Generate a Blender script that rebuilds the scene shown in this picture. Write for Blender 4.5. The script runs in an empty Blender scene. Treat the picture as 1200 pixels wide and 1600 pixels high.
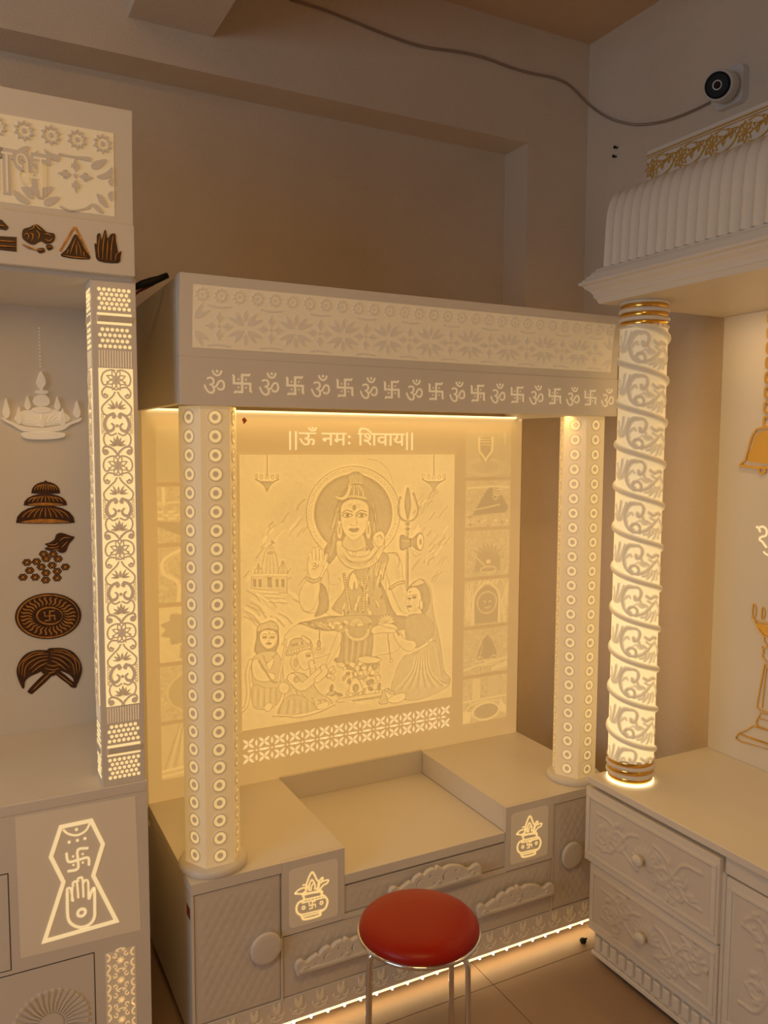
import bpy, bmesh, math, random
import numpy as np
from mathutils import Matrix, Vector
random.seed(7); rng = np.random.default_rng(7)
SC = bpy.context.scene
COL = SC.collection
PI = math.pi
# ------------------------------------------------------------------ camera
CAMH = 1.56
FPX = 1267.2
_p, _y, _r = math.radians(4.763), math.radians(27.577), math.radians(0.298)
CF = Vector((math.sin(_y)*math.cos(_p), math.cos(_y)*math.cos(_p), -math.sin(_p)))
_rt = Vector((math.cos(_y), -math.sin(_y), 0)); _up = _rt.cross(CF)
CR = math.cos(_r)*_rt + math.sin(_r)*_up
CU = -math.sin(_r)*_rt + math.cos(_r)*_up
cam = bpy.data.cameras.new('camera'); cam.sensor_fit = 'HORIZONTAL'; cam.sensor_width = 36.0
cam.lens = FPX/1200*36.0; cam.clip_start = 0.05; cam.clip_end = 60
cam_o = bpy.data.objects.new('camera', cam); COL.objects.link(cam_o)
cam_o.matrix_world = Matrix(((CR.x, CU.x, -CF.x, 0), (CR.y, CU.y, -CF.y, 0), (CR.z, CU.z, -CF.z, CAMH), (0, 0, 0, 1)))
SC.camera = cam_o
# ------------------------------------------------------------------ world, lights, exposure
SC.view_settings.view_transform = 'Standard'; SC.view_settings.look = 'None'
SC.view_settings.exposure = 0.0; SC.view_settings.gamma = 1.0; SC.view_settings.use_curve_mapping = False
world = bpy.data.worlds.new('world'); SC.world = world; world.use_nodes = True
world.node_tree.nodes['Background'].inputs[0].default_value = (0.80, 0.90, 1.0, 1)
world.node_tree.nodes['Background'].inputs[1].default_value = 0.5      # daylight outside the window
def area(name, loc, rot, sx, sy, watts, col, spread=PI):
    l = bpy.data.lights.new(name, 'AREA'); l.shape = 'RECTANGLE'; l.size = sx; l.size_y = sy
    l.energy = watts; l.color = col; l.spread = spread
    o = bpy.data.objects.new(name, l); COL.objects.link(o); o.location = loc; o.rotation_euler = rot
    return o
# daylight through the window in the left wall; ceiling lamps of the showroom, behind the camera
area('window_light', (-2.58, 0.35, 1.75), (0, math.radians(-90), 0), 1.3, 1.7, 25.0, (0.62, 0.81, 1.0))
area('ceiling_light', (0.1, -0.15, 3.05), (0, 0, 0), 1.2, 0.3, 30.0, (1.0, 0.59, 0.20))

# ------------------------------------------------------------------ pixel -> point on a known plane
def at(px, py, x=None, y=None, z=None):
    d = CF*FPX + CR*(px-600) - CU*(py-800)
    if x is not None: k = x/d.x
    elif y is not None: k = y/d.y
    else: k = (z-CAMH)/d.z
    return Vector((d.x*k, d.y*k, CAMH+d.z*k))

# ------------------------------------------------------------------ mesh helpers
class MB:
    K = 0
    def __init__(s): s.v = []; s.f = []; s.m = []; s.s = []
    def add(s, vs, fs, mi=0, sm=False):
        b = len(s.v); s.v += [tuple(p) for p in vs]
        for f in fs:
            s.f.append(tuple(i+b for i in f)); s.m.append(mi); s.s.append(sm)
        return s
    def box(s, x0, x1, y0, y1, z0, z1, mi=0):
        v = [(x, y, z) for x in (x0, x1) for y in (y0, y1) for z in (z0, z1)]
        return s.add(v, [(0,1,3,2),(4,6,7,5),(0,4,5,1),(2,3,7,6),(0,2,6,4),(1,5,7,3)], mi)
    def poly(s, pts, T, h0, h1, mi=0):
        n = len(pts); v = [T(u, w, h1) for u, w in pts] + [T(u, w, h0) for u, w in pts]
        f = [tuple(range(n))] + [(i, (i+1) % n, n+(i+1) % n, n+i) for i in range(n)]
        return s.add(v, f, mi)
    def ribbon(s, pts, w, T, h0, h1, closed=False, mi=0, taper=False):
        MB.K += 1; h1 = h1+2.5e-5*(MB.K % 16)      # crossing strokes never share a plane
        P = np.array(pts, float)
        keep = [0]+[i for i in range(1, len(P)) if np.hypot(*(P[i]-P[i-1])) > 1e-6]; P = P[keep]
        if closed and np.hypot(*(P[0]-P[-1])) < 1e-6: P = P[:-1]
        n = len(P)
        if n < 2: return s
        W = np.full(n, w, float) if np.isscalar(w) else np.interp(np.linspace(0, 1, n), np.linspace(0, 1, len(w)), w)
        if taper: W = W*np.interp(np.linspace(0, 1, n), [0, .25, .75, 1], [.35, 1, 1, .35])
        if closed: d0 = P-np.roll(P, 1, 0); d1 = np.roll(P, -1, 0)-P
        else:
            d0 = np.vstack([P[1]-P[0], P[1:]-P[:-1]]); d1 = np.vstack([P[1:]-P[:-1], P[-1]-P[-2]])
        d0 /= np.linalg.norm(d0, axis=1)[:, None]; d1 /= np.linalg.norm(d1, axis=1)[:, None]
        t = d0+d1; L = np.linalg.norm(t, axis=1); t[L < 1e-4] = d1[L < 1e-4]
        t /= np.linalg.norm(t, axis=1)[:, None]
        nn = np.stack([-t[:, 1], t[:, 0]], 1)
        c = np.clip(np.abs((d1*t).sum(1)), .5, 1)
        A = P+nn*(W/2/c)[:, None]; B = P-nn*(W/2/c)[:, None]
        v = [T(*q, h1) for q in A]+[T(*q, h1) for q in B]+[T(*q, h0) for q in A]+[T(*q, h0) for q in B]
        f = []
        for i in range(n if closed else n-1):
            j = (i+1) % n
            f += [(i, n+i, n+j, j), (2*n+i, i, j, 2*n+j), (n+i, 3*n+i, 3*n+j, n+j)]
        if not closed: f += [(0, 2*n, 3*n, n), (n-1, 2*n-1, 4*n-1, 3*n-1)]
        return s.add(v, f, mi)
    def ring(s, cu, cv, r0, r1, T, h0, h1, n=20, mi=0, sq=1.0):
        MB.K += 1; h1 = h1+2.5e-5*(MB.K % 16)
        a = [2*PI*i/n for i in range(n)]
        if r0 <= 0: return s.poly([(cu+r1*math.cos(t), cv+r1*sq*math.sin(t)) for t in a], T, h0, h1, mi)
        v = [T(cu+r*math.cos(t), cv+r*sq*math.sin(t), h) for r, h in ((r0, h1), (r1, h1), (r0, h0), (r1, h0)) for t in a]
        f = []
        for i in range(n):
            j = (i+1) % n
            f += [(i, n+i, n+j, j), (2*n+i, i, j, 2*n+j), (n+i, 3*n+i, 3*n+j, n+j)]
        return s.add(v, f, mi)
    def lathe(s, prof, c, n=32, axis='z', mi=0, sm=True):
        v = []; f = []; m = len(prof)
        for i in range(n):
            a = 2*PI*i/n; ca, sa = math.cos(a), math.sin(a)
            for r, h in prof:
                if axis == 'z': v.append((c[0]+r*ca, c[1]+r*sa, c[2]+h))
                elif axis == 'y': v.append((c[0]+r*ca, c[1]-h, c[2]+r*sa))
                else: v.append((c[0]-h, c[1]+r*ca, c[2]+r*sa))
        for i in range(n):
            j = (i+1) % n
            for k in range(m-1): f.append((i*m+k, j*m+k, j*m+k+1, i*m+k+1))
        if prof[0][0] > 1e-6: f.append(tuple(i*m for i in range(n)))
        if prof[-1][0] > 1e-6: f.append(tuple(i*m+m-1 for i in range(n)))
        return s.add(v, f, mi, sm)
    def tube(s, pts, r, n=8, closed=False, mi=0):
        P = [Vector(p) for p in pts]; N = len(P); v = []; up = Vector((0, 0, 1)); prev = None
        for i in range(N):
            if closed: t = (P[(i+1) % N]-P[i-1]).normalized()
            else: t = (P[min(i+1, N-1)]-P[max(i-1, 0)]).normalized()
            if prev is None:
                a = t.cross(up)
                if a.length < 1e-3: a = t.cross(Vector((1, 0, 0)))
            else: a = prev-t*prev.dot(t)
            a.normalize(); prev = a; b = t.cross(a)
            rr = r if np.isscalar(r) else r[i]
            v += [P[i]+a*(rr*math.cos(2*PI*k/n))+b*(rr*math.sin(2*PI*k/n)) for k in range(n)]
        f = []
        for i in range(N if closed else N-1):
            for k in range(n):
                f.append((i*n+k, i*n+(k+1) % n, ((i+1) % N)*n+(k+1) % n, ((i+1) % N)*n+k))
        if not closed: f += [tuple(range(n)), tuple((N-1)*n+k for k in range(n))]
        return s.add(v, f, mi, True)
    def data(s, name, mats):
        me = bpy.data.meshes.new(name); me.from_pydata(s.v, [], s.f)
        for m in (mats if isinstance(mats, (list, tuple)) else [mats]): me.materials.append(M[m])
        me.polygons.foreach_set('material_index', s.m); me.polygons.foreach_set('use_smooth', s.s)
        b = bmesh.new(); b.from_mesh(me); bmesh.ops.recalc_face_normals(b, faces=b.faces); b.to_mesh(me); b.free()
        me.update(); return me
    def build(s, name, mats, parent=None, bevel=0, **kw):
        return link(name, s.data(name, mats), parent, bevel, **kw)

WLOC = {}
def tag(o, label=None, cat=None, group=None, kind=None):
    if label: o['label'] = label
    if cat: o['category'] = cat
    if group: o['group'] = group
    if kind: o['kind'] = kind
    return o
def link(name, data, parent=None, bevel=0, loc=None, rotz=0, **kw):
    o = bpy.data.objects.new(name, data); COL.objects.link(o)
    if loc is not None: o.location = loc
    o.rotation_euler = (0, 0, rotz)
    if parent is not None:
        o.parent = parent
        w = WLOC.get(parent.name)
        if w is not None: o.matrix_parent_inverse = Matrix.Translation(-Vector(w))
    if bevel:
        b = o.modifiers.new('bevel', 'BEVEL'); b.width = bevel; b.segments = 2; b.limit_method = 'ANGLE'; b.angle_limit = 0.6
    return tag(o, **kw)
def thing(name, loc, label, cat, group=None):
    o = bpy.data.objects.new(name, None); COL.objects.link(o); o.location = loc; o.empty_display_size = .1
    WLOC[o.name] = loc
    return tag(o, label, cat, group)

def cr(pts, n=6, closed=False):            # Catmull-Rom through the points
    P = [np.array(p, float) for p in pts]; N = len(P); out = []
    rngi = range(N if closed else N-1)
    for i in rngi:
        p1, p2 = P[i], P[(i+1) % N]
        p0 = P[i-1] if (closed or i > 0) else 2*p1-p2
        p3 = P[(i+2) % N] if (closed or i+2 < N) else 2*p2-p1
        for k in range(n):
            t = k/n
            out.append(.5*((2*p1)+(-p0+p2)*t+(2*p0-5*p1+4*p2-p3)*t*t+(-p0+3*p1-3*p2+p3)*t**3))
    if not closed: out.append(P[-1])
    return [tuple(p) for p in out]
def arc(cx, cy, r, a0, a1, n=12, sq=1.0):
    return [(cx+r*math.cos(math.radians(a0+(a1-a0)*i/n)), cy+r*sq*math.sin(math.radians(a0+(a1-a0)*i/n))) for i in range(n+1)]
def spiral(cx, cy, r0, r1, a0, a1, n=18):
    return [(cx+(r0+(r1-r0)*i/n)*math.cos(math.radians(a0+(a1-a0)*i/n)), cy+(r0+(r1-r0)*i/n)*math.sin(math.radians(a0+(a1-a0)*i/n))) for i in range(n+1)]
def leaf(cx, cy, L, W, ang, n=6, base=True):   # pointed leaf from its base (cx,cy) along ang
    a = math.radians(ang); ca, sa = math.cos(a), math.sin(a); o = []
    for i in range(n+1):
        t = i/n; o.append((t*L, W/2*math.sin(PI*t**.8)))
    for i in range(n-1, 0, -1):
        t = i/n; o.append((t*L, -W/2*math.sin(PI*t**.8)))
    return [(cx+x*ca-y*sa, cy+x*sa+y*ca) for x, y in o]
def mir(pts, c=0): return [(2*c-x, y) for x, y in pts]
def FY(y): return lambda u, v, h: (u, y-h, v)          # a plane that faces -Y: u = x, v = z
def FX(x): return lambda u, v, h: (x-h, -u, v)         # a plane that faces -X: u = -y, v = z
def plate(loops, T, h0, h1, bev=0.0):                  # plate with real holes (even-odd fill of 2D curve), as (verts, faces)
    cu = bpy.data.curves.new('tmp', 'CURVE'); cu.dimensions = '2D'; cu.fill_mode = 'BOTH'
    cu.extrude = (h1-h0)/2-bev; cu.bevel_depth = bev; cu.bevel_resolution = 1
    for lp in loops:
        sp = cu.splines.new('POLY'); sp.points.add(len(lp)-1); sp.use_cyclic_u = True
        for i, (u, v) in enumerate(lp): sp.points[i].co = (u, v, 0, 1)
    return _curve_mesh(cu, T, (h0+h1)/2)
def _curve_mesh(cu, T, hm, su=1, sv=1, du=0, dv=0, rot=0):
    o = bpy.data.objects.new('tmp', cu); COL.objects.link(o)
    dg = bpy.context.evaluated_depsgraph_get(); me = bpy.data.meshes.new_from_object(o.evaluated_get(dg))
    n = len(me.vertices); co = np.empty(n*3); me.vertices.foreach_get('co', co); co = co.reshape(-1, 3)
    v = [T(du+p[0]*su, dv+p[1]*sv, hm+p[2]) for p in co]
    f = [tuple(q.vertices) for q in me.polygons]
    bpy.data.objects.remove(o); bpy.data.curves.remove(cu); bpy.data.meshes.remove(me)
    return v, f
def text(body, T, u0, u1, v0, v1, h0, h1, weight=0.0):  # lettering fitted in the box u0..u1, v0..v1
    cu = bpy.data.curves.new('tmp', 'FONT'); cu.body = body; cu.extrude = (h1-h0)/2; cu.offset = weight; cu.resolution_u = 4
    v, f = _curve_mesh(cu, lambda u, w, h: (u, w, h), (h0+h1)/2)
    a = np.array(v); mn, mx = a.min(0), a.max(0)
    out = [T(u0+(p[0]-mn[0])/(mx[0]-mn[0])*(u1-u0), v0+(p[1]-mn[1])/(mx[1]-mn[1])*(v1-v0), p[2]) for p in v]
    return out, f

class Relief:                                  # carved panel: a tone field drawn with strokes and fills, raised as geometry
    def __init__(s, u0, u1, v0, v1, nu, nv, base=0.0):
        s.u = np.linspace(u0, u1, nu); s.v = np.linspace(v0, v1, nv); s.t = np.full((nv, nu), base); s.d = s.u[1]-s.u[0]
        s.cv = lambda p: p
    def win(s, P, pad):
        i0, i1 = np.searchsorted(s.u, [P[:, 0].min()-pad, P[:, 0].max()+pad]); j0, j1 = np.searchsorted(s.v, [P[:, 1].min()-pad, P[:, 1].max()+pad])
        if i1 <= i0 or j1 <= j0: return None
        X, Y = np.meshgrid(s.u[i0:i1], s.v[j0:j1]); return (slice(j0, j1), slice(i0, i1)), X, Y
    def dist(s, P, X, Y, closed):
        D = np.full(X.shape, 1e9)
        for i in range(len(P) if closed else len(P)-1):
            a = P[i]; b = P[(i+1) % len(P)]; e = b-a; L = e@e+1e-18
            t = np.clip(((X-a[0])*e[0]+(Y-a[1])*e[1])/L, 0, 1)
            D = np.minimum(D, np.hypot(X-a[0]-t*e[0], Y-a[1]-t*e[1]))
        return D
    def blend(s, sl, m, val, mode):
        if mode == 'set': s.t[sl] = s.t[sl]*(1-m)+val*m
        elif mode == 'add': s.t[sl] += val*m
        else: s.t[sl] = np.maximum(s.t[sl], val*m)
    def stroke(s, pts, w, val, mode='set', closed=False, soft=None):
        P = np.array([s.cv(p) for p in pts], float); soft = soft or s.d
        q = s.win(P, w/2+2*soft)
        if q is None: return
        sl, X, Y = q; D = s.dist(P, X, Y, closed)
        s.blend(sl, np.clip((w/2+soft/2-D)/soft, 0, 1), val, mode)
    def fill(s, pts, val, mode='set', soft=None, edge=None, ew=0):
        P = np.array([s.cv(p) for p in pts], float); soft = soft or s.d
        q = s.win(P, 2*soft)
        if q is None: return
        sl, X, Y = q; ins = np.zeros(X.shape, bool)
        for i in range(len(P)):
            a = P[i]; b = P[i-1]
            if a[1] == b[1]: continue
            c = ((a[1] > Y) != (b[1] > Y)) & (X < (b[0]-a[0])*(Y-a[1])/(b[1]-a[1])+a[0]); ins ^= c
        D = s.dist(P, X, Y, True); D = np.where(ins, D, -D)
        s.blend(sl, np.clip((D+soft/2)/soft, 0, 1), val, mode)
        if edge is not None: s.blend(sl, np.clip((ew/2+s.d/2-np.abs(D))/s.d, 0, 1), edge, 'set')
    def mesh(s, name, T, h, mats, base=0.0, glow=None):
        nv, nu = s.t.shape; X, Y = np.meshgrid(s.u, s.v)
        V = np.array([T(a, b, c) for a, b, c in zip(X.ravel(), Y.ravel(), (base+s.t*h).ravel())])
        i = np.arange(nu*nv).reshape(nv, nu); q = np.stack([i[:-1, :-1], i[:-1, 1:], i[1:, 1:], i[1:, :-1]], -1).reshape(-1, 4)
        me = bpy.data.meshes.new(name); me.vertices.add(nu*nv); me.vertices.foreach_set('co', V.astype(np.float32).ravel())
        me.loops.add(q.size); me.loops.foreach_set('vertex_index', q.ravel().astype(np.int32))
        me.polygons.add(len(q)); me.polygons.foreach_set('loop_start', np.arange(0, q.size, 4, dtype=np.int32))
        me.polygons.foreach_set('loop_total', np.full(len(q), 4, np.int32))
        me.polygons.foreach_set('use_smooth', np.ones(len(q), bool))
        me.materials.append(M[mats]); me.update(calc_edges=True); me.validate()
        if glow is not None:
            at_ = me.attributes.new('thin', 'FLOAT', 'POINT'); at_.data.foreach_set('value', glow.astype(np.float32).ravel())
        return me
# ------------------------------------------------------------------ materials (all procedural)
M = {}
def mat(name, col, rough=.5, metal=0., emit=None, es=0., spec=.5, noise=0., nscale=8., bump=0., bscale=60., coat=0., attr=None, sampling=None):
    m = bpy.data.materials.new(name); m.use_nodes = True; nt = m.node_tree; b = nt.nodes['Principled BSDF']
    b.inputs['Base Color'].default_value = (*col, 1); b.inputs['Roughness'].default_value = rough; b.inputs['Metallic'].default_value = metal
    b.inputs['Specular IOR Level'].default_value = spec; b.inputs['Coat Weight'].default_value = coat
    tc = nt.nodes.new('ShaderNodeTexCoord')
    if noise:
        n = nt.nodes.new('ShaderNodeTexNoise'); n.inputs['Scale'].default_value = nscale; n.inputs['Detail'].default_value = 4
        nt.links.new(tc.outputs['Object'], n.inputs['Vector'])
        r = nt.nodes.new('ShaderNodeValToRGB'); r.color_ramp.elements[0].position = .3; r.color_ramp.elements[1].position = .7
        r.color_ramp.elements[0].color = (*[c*(1-noise) for c in col], 1); r.color_ramp.elements[1].color = (*[min(1, c*(1+noise)) for c in col], 1)
        nt.links.new(n.outputs['Fac'], r.inputs['Fac']); nt.links.new(r.outputs['Color'], b.inputs['Base Color'])
    if bump:
        n2 = nt.nodes.new('ShaderNodeTexNoise'); n2.inputs['Scale'].default_value = bscale; n2.inputs['Detail'].default_value = 3
        nt.links.new(tc.outputs['Object'], n2.inputs['Vector'])
        bp = nt.nodes.new('ShaderNodeBump'); bp.inputs['Strength'].default_value = bump; bp.inputs['Distance'].default_value = .01
        nt.links.new(n2.outputs['Fac'], bp.inputs['Height']); nt.links.new(bp.outputs['Normal'], b.inputs['Normal'])
    if emit:
        b.inputs['Emission Color'].default_value = (*emit, 1); b.inputs['Emission Strength'].default_value = es
        if attr:      # carved stone lit from behind: thinner stone glows more, column glow also fades by height
            a = nt.nodes.new('ShaderNodeAttribute'); a.attribute_name = attr
            mm = nt.nodes.new('ShaderNodeMath'); mm.operation = 'MULTIPLY'; mm.inputs[1].default_value = es
            nt.links.new(a.outputs['Fac'], mm.inputs[0]); nt.links.new(mm.outputs[0], b.inputs['Emission Strength'])
    if sampling: m.cycles.emission_sampling = sampling
    M[name] = m; return m
WARM = (1.0, .62, .20); WARM2 = (1.0, .70, .33)
CO = (.76, .70, .61)
mat('corian', CO, .38, noise=.03, nscale=3)
mat('corian_matt', (.70, .63, .54), .6, noise=.04, nscale=5)
mat('panel_backlit', CO, .35, emit=(1, .55, .135), es=.24, sampling='NONE')
mat('relief_backlit', CO, .45, emit=(1, .61, .17), es=.40, attr='thin', sampling='NONE')
mat('tile_backlit', CO, .45, emit=(1, .60, .16), es=.40, attr='thin', sampling='NONE')
mat('inset_backlit', CO, .5, emit=(1, .66, .28), es=.14, sampling='NONE')
mat('inset_bright', CO, .5, emit=(1, .66, .26), es=.17, sampling='NONE')
mat('pillar_backlit', CO, .4, emit=(1, .59, .15), es=.235, sampling='NONE')
mat('ring_backlit', CO, .4, emit=(1, .66, .20), es=.50, sampling='NONE')
mat('lattice_backlit', CO, .4, emit=(1, .70, .27), es=.72, sampling='NONE')
mat('letter_backlit', CO, .4, emit=(1, .72, .33), es=.62, sampling='NONE')
mat('letter_soft', CO, .4, emit=(1, .70, .34), es=.26, sampling='NONE')
mat('motif_backlit', CO, .4, emit=(1, .64, .20), es=.70, sampling='NONE')
mat('motif_strip', CO, .4, emit=(1, .60, .20), es=.42, sampling='NONE')
mat('column_ring', CO, .4, emit=(1, .78, .36), es=2.2, sampling='NONE')
mat('lattice_raised', CO, .45, emit=(1, .62, .26), es=.10, sampling='NONE')  # faint emission painted in so the raised lattice shades less dark
mat('glow_field', CO, .4, emit=(1, .60, .24), es=.075, sampling='NONE')
mat('led', (.9, .85, .7), .4, emit=(1, .86, .6), es=12, sampling='NONE')
mat('led_line', (.9, .85, .7), .4, emit=(1, .74, .36), es=1.8, sampling='NONE')
mat('wall_paint', (.78, .65, .51), .8, noise=.05, nscale=2.2, bump=.25, bscale=180)
mat('ceiling_paint', (.72, .50, .31), .85, noise=.06, nscale=1.5, bump=.2, bscale=90)
mat('floor_tile', (.36, .245, .16), .48, noise=.07, nscale=3)
mat('floor_joint', (.10, .07, .05), .8)
mat('gold', (.80, .47, .10), .22, metal=1.0)
mat('gold_matt', (.78, .50, .13), .35, metal=.6)
mat('brown_print', (.058, .019, .006), .35, noise=.35, nscale=60)
mat('gold_print', (.55, .25, .05), .35, noise=.3, nscale=80, metal=.3)
mat('red_vinyl', (.34, .010, .001), .38, noise=.06, nscale=6, bump=.05, bscale=120, spec=.3)
mat('chrome', (.75, .75, .76), .14, metal=1.0)
mat('black_plastic', (.010, .010, .011), .55, spec=.25)
mat('lens_glass', (.004, .004, .006), .06, coat=.6)
mat('camera_white', (.72, .70, .68), .4)
mat('cable_brown', (.36, .25, .18), .6)
mat('wire_red', (.25, .03, .015), .5)
mat('dark_gap', (.05, .035, .022), .8)
mat('rubber', (.02, .02, .02), .7)
# ------------------------------------------------------------------ the room
WB, WC, WR, WL, WFR, CE = 2.654, 2.512, 2.19, -2.6, -2.6, 3.088
def struct(mb, name, m, label, parent=None): return mb.build(name, m, parent, label=label, kind='structure')
fl = struct(MB().box(WL, WR, WFR, WB, -.06, -.0015), 'floor', 'floor_joint', 'glossy beige tiled showroom floor')
TS, JX, JY = .6, 1.3205, 1.827
for i in range(-7, 3):
    for j in range(-8, 3):
        x0, x1 = max(WL, JX+i*TS)+.0012, min(WR, JX+(i+1)*TS)-.0012
        y0, y1 = max(WFR, JY+j*TS)+.0012, min(WB, JY+(j+1)*TS)-.0012
        if x1-x0 < .02 or y1-y0 < .02: continue
        MB().box(x0, x1, y0, y1, -.004, 0).build('floor_tile', 'floor_tile', fl)
struct(MB().box(WL-.1, WR+.1, WB, WB+.1, -.06, CE+.1), 'wall_back', 'wall_paint', 'recessed plastered back wall behind the shrines')
struct(MB().box(WR, WR+.1, WFR, WB, -.06, CE+.1), 'wall_right', 'wall_paint', 'plastered right wall carrying the security camera')
WY0, WY1, WZ0, WZ1 = -.55, 1.25, 1.05, 2.45
struct(MB().box(WL-.1, WL, WFR, WY0, -.06, CE+.1).box(WL-.1, WL, WY1, WB, -.06, CE+.1).box(WL-.1, WL, WY0, WY1, -.06, WZ0).box(WL-.1, WL, WY0, WY1, WZ1, CE+.1), 'wall_left', 'wall_paint', 'plastered left wall of the showroom')
struct(MB().box(WL, WR, WFR, WB, CE, CE+.1), 'ceiling', 'ceiling_paint', 'dim plastered ceiling')
struct(MB().box(WL, 1.906, WC, WB, 2.676, CE), 'trim_1', 'wall_paint', 'plastered beam running along the top of the back wall')
struct(MB().box(1.906, WR, WC, WB, 0, CE), 'trim_2', 'wall_paint', 'plastered column in the corner of the room')
struct(MB().box(.472, .719, WFR, WC, 2.782, CE), 'trim_3', 'wall_paint', 'ceiling beam coming out from the back wall')

# security camera and its cable
P = [at(*q, y=WC-.004) for q in ((452,0),(500,14),(550,34),(600,55),(660,76),(720,82),(760,92),(800,108),(830,116),(865,122),(888,132),(905,149),(915,160))]
P += [at(*q, x=WR-.004) for q in ((924,168),(940,180),(960,190),(990,197),(1020,195),(1050,188),(1085,174),(1118,157))]
P2 = [tuple(q) for q in P]
P3 = []
for a in range(len(P2)-1):
    for k in range(4): P3.append(tuple(np.array(P2[a])+(np.array(P2[a+1])-np.array(P2[a]))*k/4))
sm = np.array(P3); 
for _ in range(3): sm[1:-1] = (sm[:-2]+2*sm[1:-1]+sm[2:])/4
sm[:, 1] = np.minimum(sm[:, 1], WC-.004); sm[:, 0] = np.minimum(sm[:, 0], WR-.004)
MB().tube(sm, .0022, 6).tube(sm+np.array([-.002, -.003, .005]), .0016, 6).build('camera_cable', 'cable_brown', label='thin brown cable sagging along the wall to the security camera', cat='cable')
c0 = at(1143, 139, x=WR)
t = thing('security_camera', c0, 'white bullet security camera with black lens on the upper right wall', 'security camera')
T = FX(WR)
def rsq(cu, cv, w, h, r, n=4):
    o = []
    for sx, sy, a in ((1, 1, 0), (-1, 1, 90), (-1, -1, 180), (1, -1, 270)):
        o += arc(cu+sx*(w/2-r), cv+sy*(h/2-r), r, a, a+90, n)
    return o
mp = MB().poly(rsq(-c0.y+.012, c0.z-.004, .105, .115, .02), T, 0, .03).build('mount_plate', 'camera_white', t, bevel=.003)
lp = at(1121, 133, x=WR-.115); bp = Vector((WR-.025, c0.y-.004, c0.z-.002))
ax = (lp-bp); L = ax.length; rot = Vector((0, 0, 1)).rotation_difference(ax).to_matrix()
def oriented(prof, n=28):
    m = MB().lathe(prof, (0, 0, 0), n); m.v = [tuple(bp+rot @ Vector(q)) for q in m.v]; return m
oriented([(.018, -.005), (.022, .01), (.040, .015), (.046, .03), (.046, L*.55), (.044, L*.92), (.040, L-.004), (.037, L-.004)]).build('camera_body', 'camera_white', t)
oriented([(.0, L-.003), (.0375, L-.003), (.0375, L+.002), (.030, L+.0035), (.0, L+.0035)]).build('lens_face', 'black_plastic', t)
oriented([(.010, L+.003), (.0135, L+.005), (.0145, L+.003)]).build('lens_ring', 'camera_white', t)
oriented([(.0, L+.0036), (.0095, L+.0036), (.007, L+.007), (0, L+.0085)]).build('lens', 'lens_glass', t)
for k, q in enumerate(((965, 231), (963, 245))):
    p = at(*q, x=WR)
    MB().lathe([(.003, -.003), (.003, .012), (.006, .013), (.006, .016), (0, .017)], p, 8, 'x').build('wall_screw', 'black_plastic', label=('upper' if k == 0 else 'lower')+' of two small dark screws in the right wall', cat='screw', group='screws in the right wall')

struct(MB().box(WL-.1, WR+.1, WFR-.1, WFR, -.06, CE+.1), 'wall_front', 'wall_paint', 'plastered wall behind the viewer')
wf = MB()
for y0, y1, z0, z1 in ((WY0, WY1, WZ0, WZ0+.05), (WY0, WY1, WZ1-.05, WZ1), (WY0, WY0+.05, WZ0+.05, WZ1-.05), (WY1-.05, WY1, WZ0+.05, WZ1-.05), (.325, .375, WZ0+.05, WZ1-.05)): wf.box(WL-.08, WL-.04, y0, y1, z0, z1)
struct(wf, 'window_1', 'camera_white', 'white framed window in the left wall')
# ------------------------------------------------------------------ centre shrine
XL, X2, X3, XR = .467, .8795, 1.408, 1.825
YF, YB, ZS, ZR = 1.900, 2.4075, .4825, .406
XM = (XL+XR)/2
C = thing('shrine', (XM, 2.15, 0), 'white backlit shrine with a carved haloed deity panel behind the red stool', 'shrine')
T = FY(YF)
MB().box(XL+.004, XR-.004, YF+.014, YB+.06, .045, .404).build('cabinet_body', 'corian', C, bevel=.002)
MB().box(XL-.002, .700, YF, YB, .4555, ZS).box(.700, X2, YF+.012, YB, .4555, ZS).box(XL+.002, X2, YF+.012, YB, ZR+.0005, .4555).build('side_platform', 'corian', C)
MB().box(1.5885, XR+.002, YF, YB, .4555, ZS).box(X3, 1.5885, YF+.012, YB, .4555, ZS).box(X3, XR-.002, YF+.012, YB, ZR+.0005, .4555).build('side_platform', 'corian', C)
MB().box(X2+.0005, X3-.0005, YF+.001, YB, .378, ZR).build('idol_platform', 'corian', C, bevel=.0015)
MB().box(X2+.001, X3-.001, YB-.012, YB-.0005, ZR, ZS+.006).build('riser_board', 'corian', C, bevel=.001)
def quilt(u0, u1, v0, v1, p=.024, h=.0022):          # diamond quilting carved into a front
    r = Relief(u0, u1, v0, v1, int((u1-u0)/.0042), max(8, int((v1-v0)/.0042)))
    X, Y = np.meshgrid(r.u, r.v)
    a = (X*.92+Y*.55)/p; b = (X*.92-Y*.55)/p
    r.t = np.minimum(np.abs(np.sin(PI*a)), np.abs(np.sin(PI*b)))**.7
    m = np.clip(np.minimum(np.minimum(X-u0, u1-X), np.minimum(Y-v0, v1-Y))/.012-.6, 0, 1); r.t *= m
    return r
def front(name, u0, u1, v0, v1, parent):
    o = MB().box(u0, u1, YF+.004, YF+.016, v0, v1).build(name, 'corian_matt', parent, bevel=.0015)
    q = quilt(u0+.004, u1-.004, v0+.004, v1-.004)
    link('quilted_face', q.mesh('quilted_face', T, .0016, 'corian_matt', base=-.0032), o)
    return o
def knob(parent, u, v, r=.042):
    MB().lathe([(.022, .0), (.022, .008), (r-.003, .010), (r, .013), (r, .017), (r-.002, .0195), (r-.005, .0208), (r-.012, .0214), (0, .022)], (u, YF+.002, v), 40, 'y').build('door_knob', 'corian', parent)
d = front('door', .4735, .6965, .113, .4515, C); knob(d, .652, .274)
d = front('door', 1.5935, 1.820, .113, .452, C); knob(d, 1.657, .283)
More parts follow.
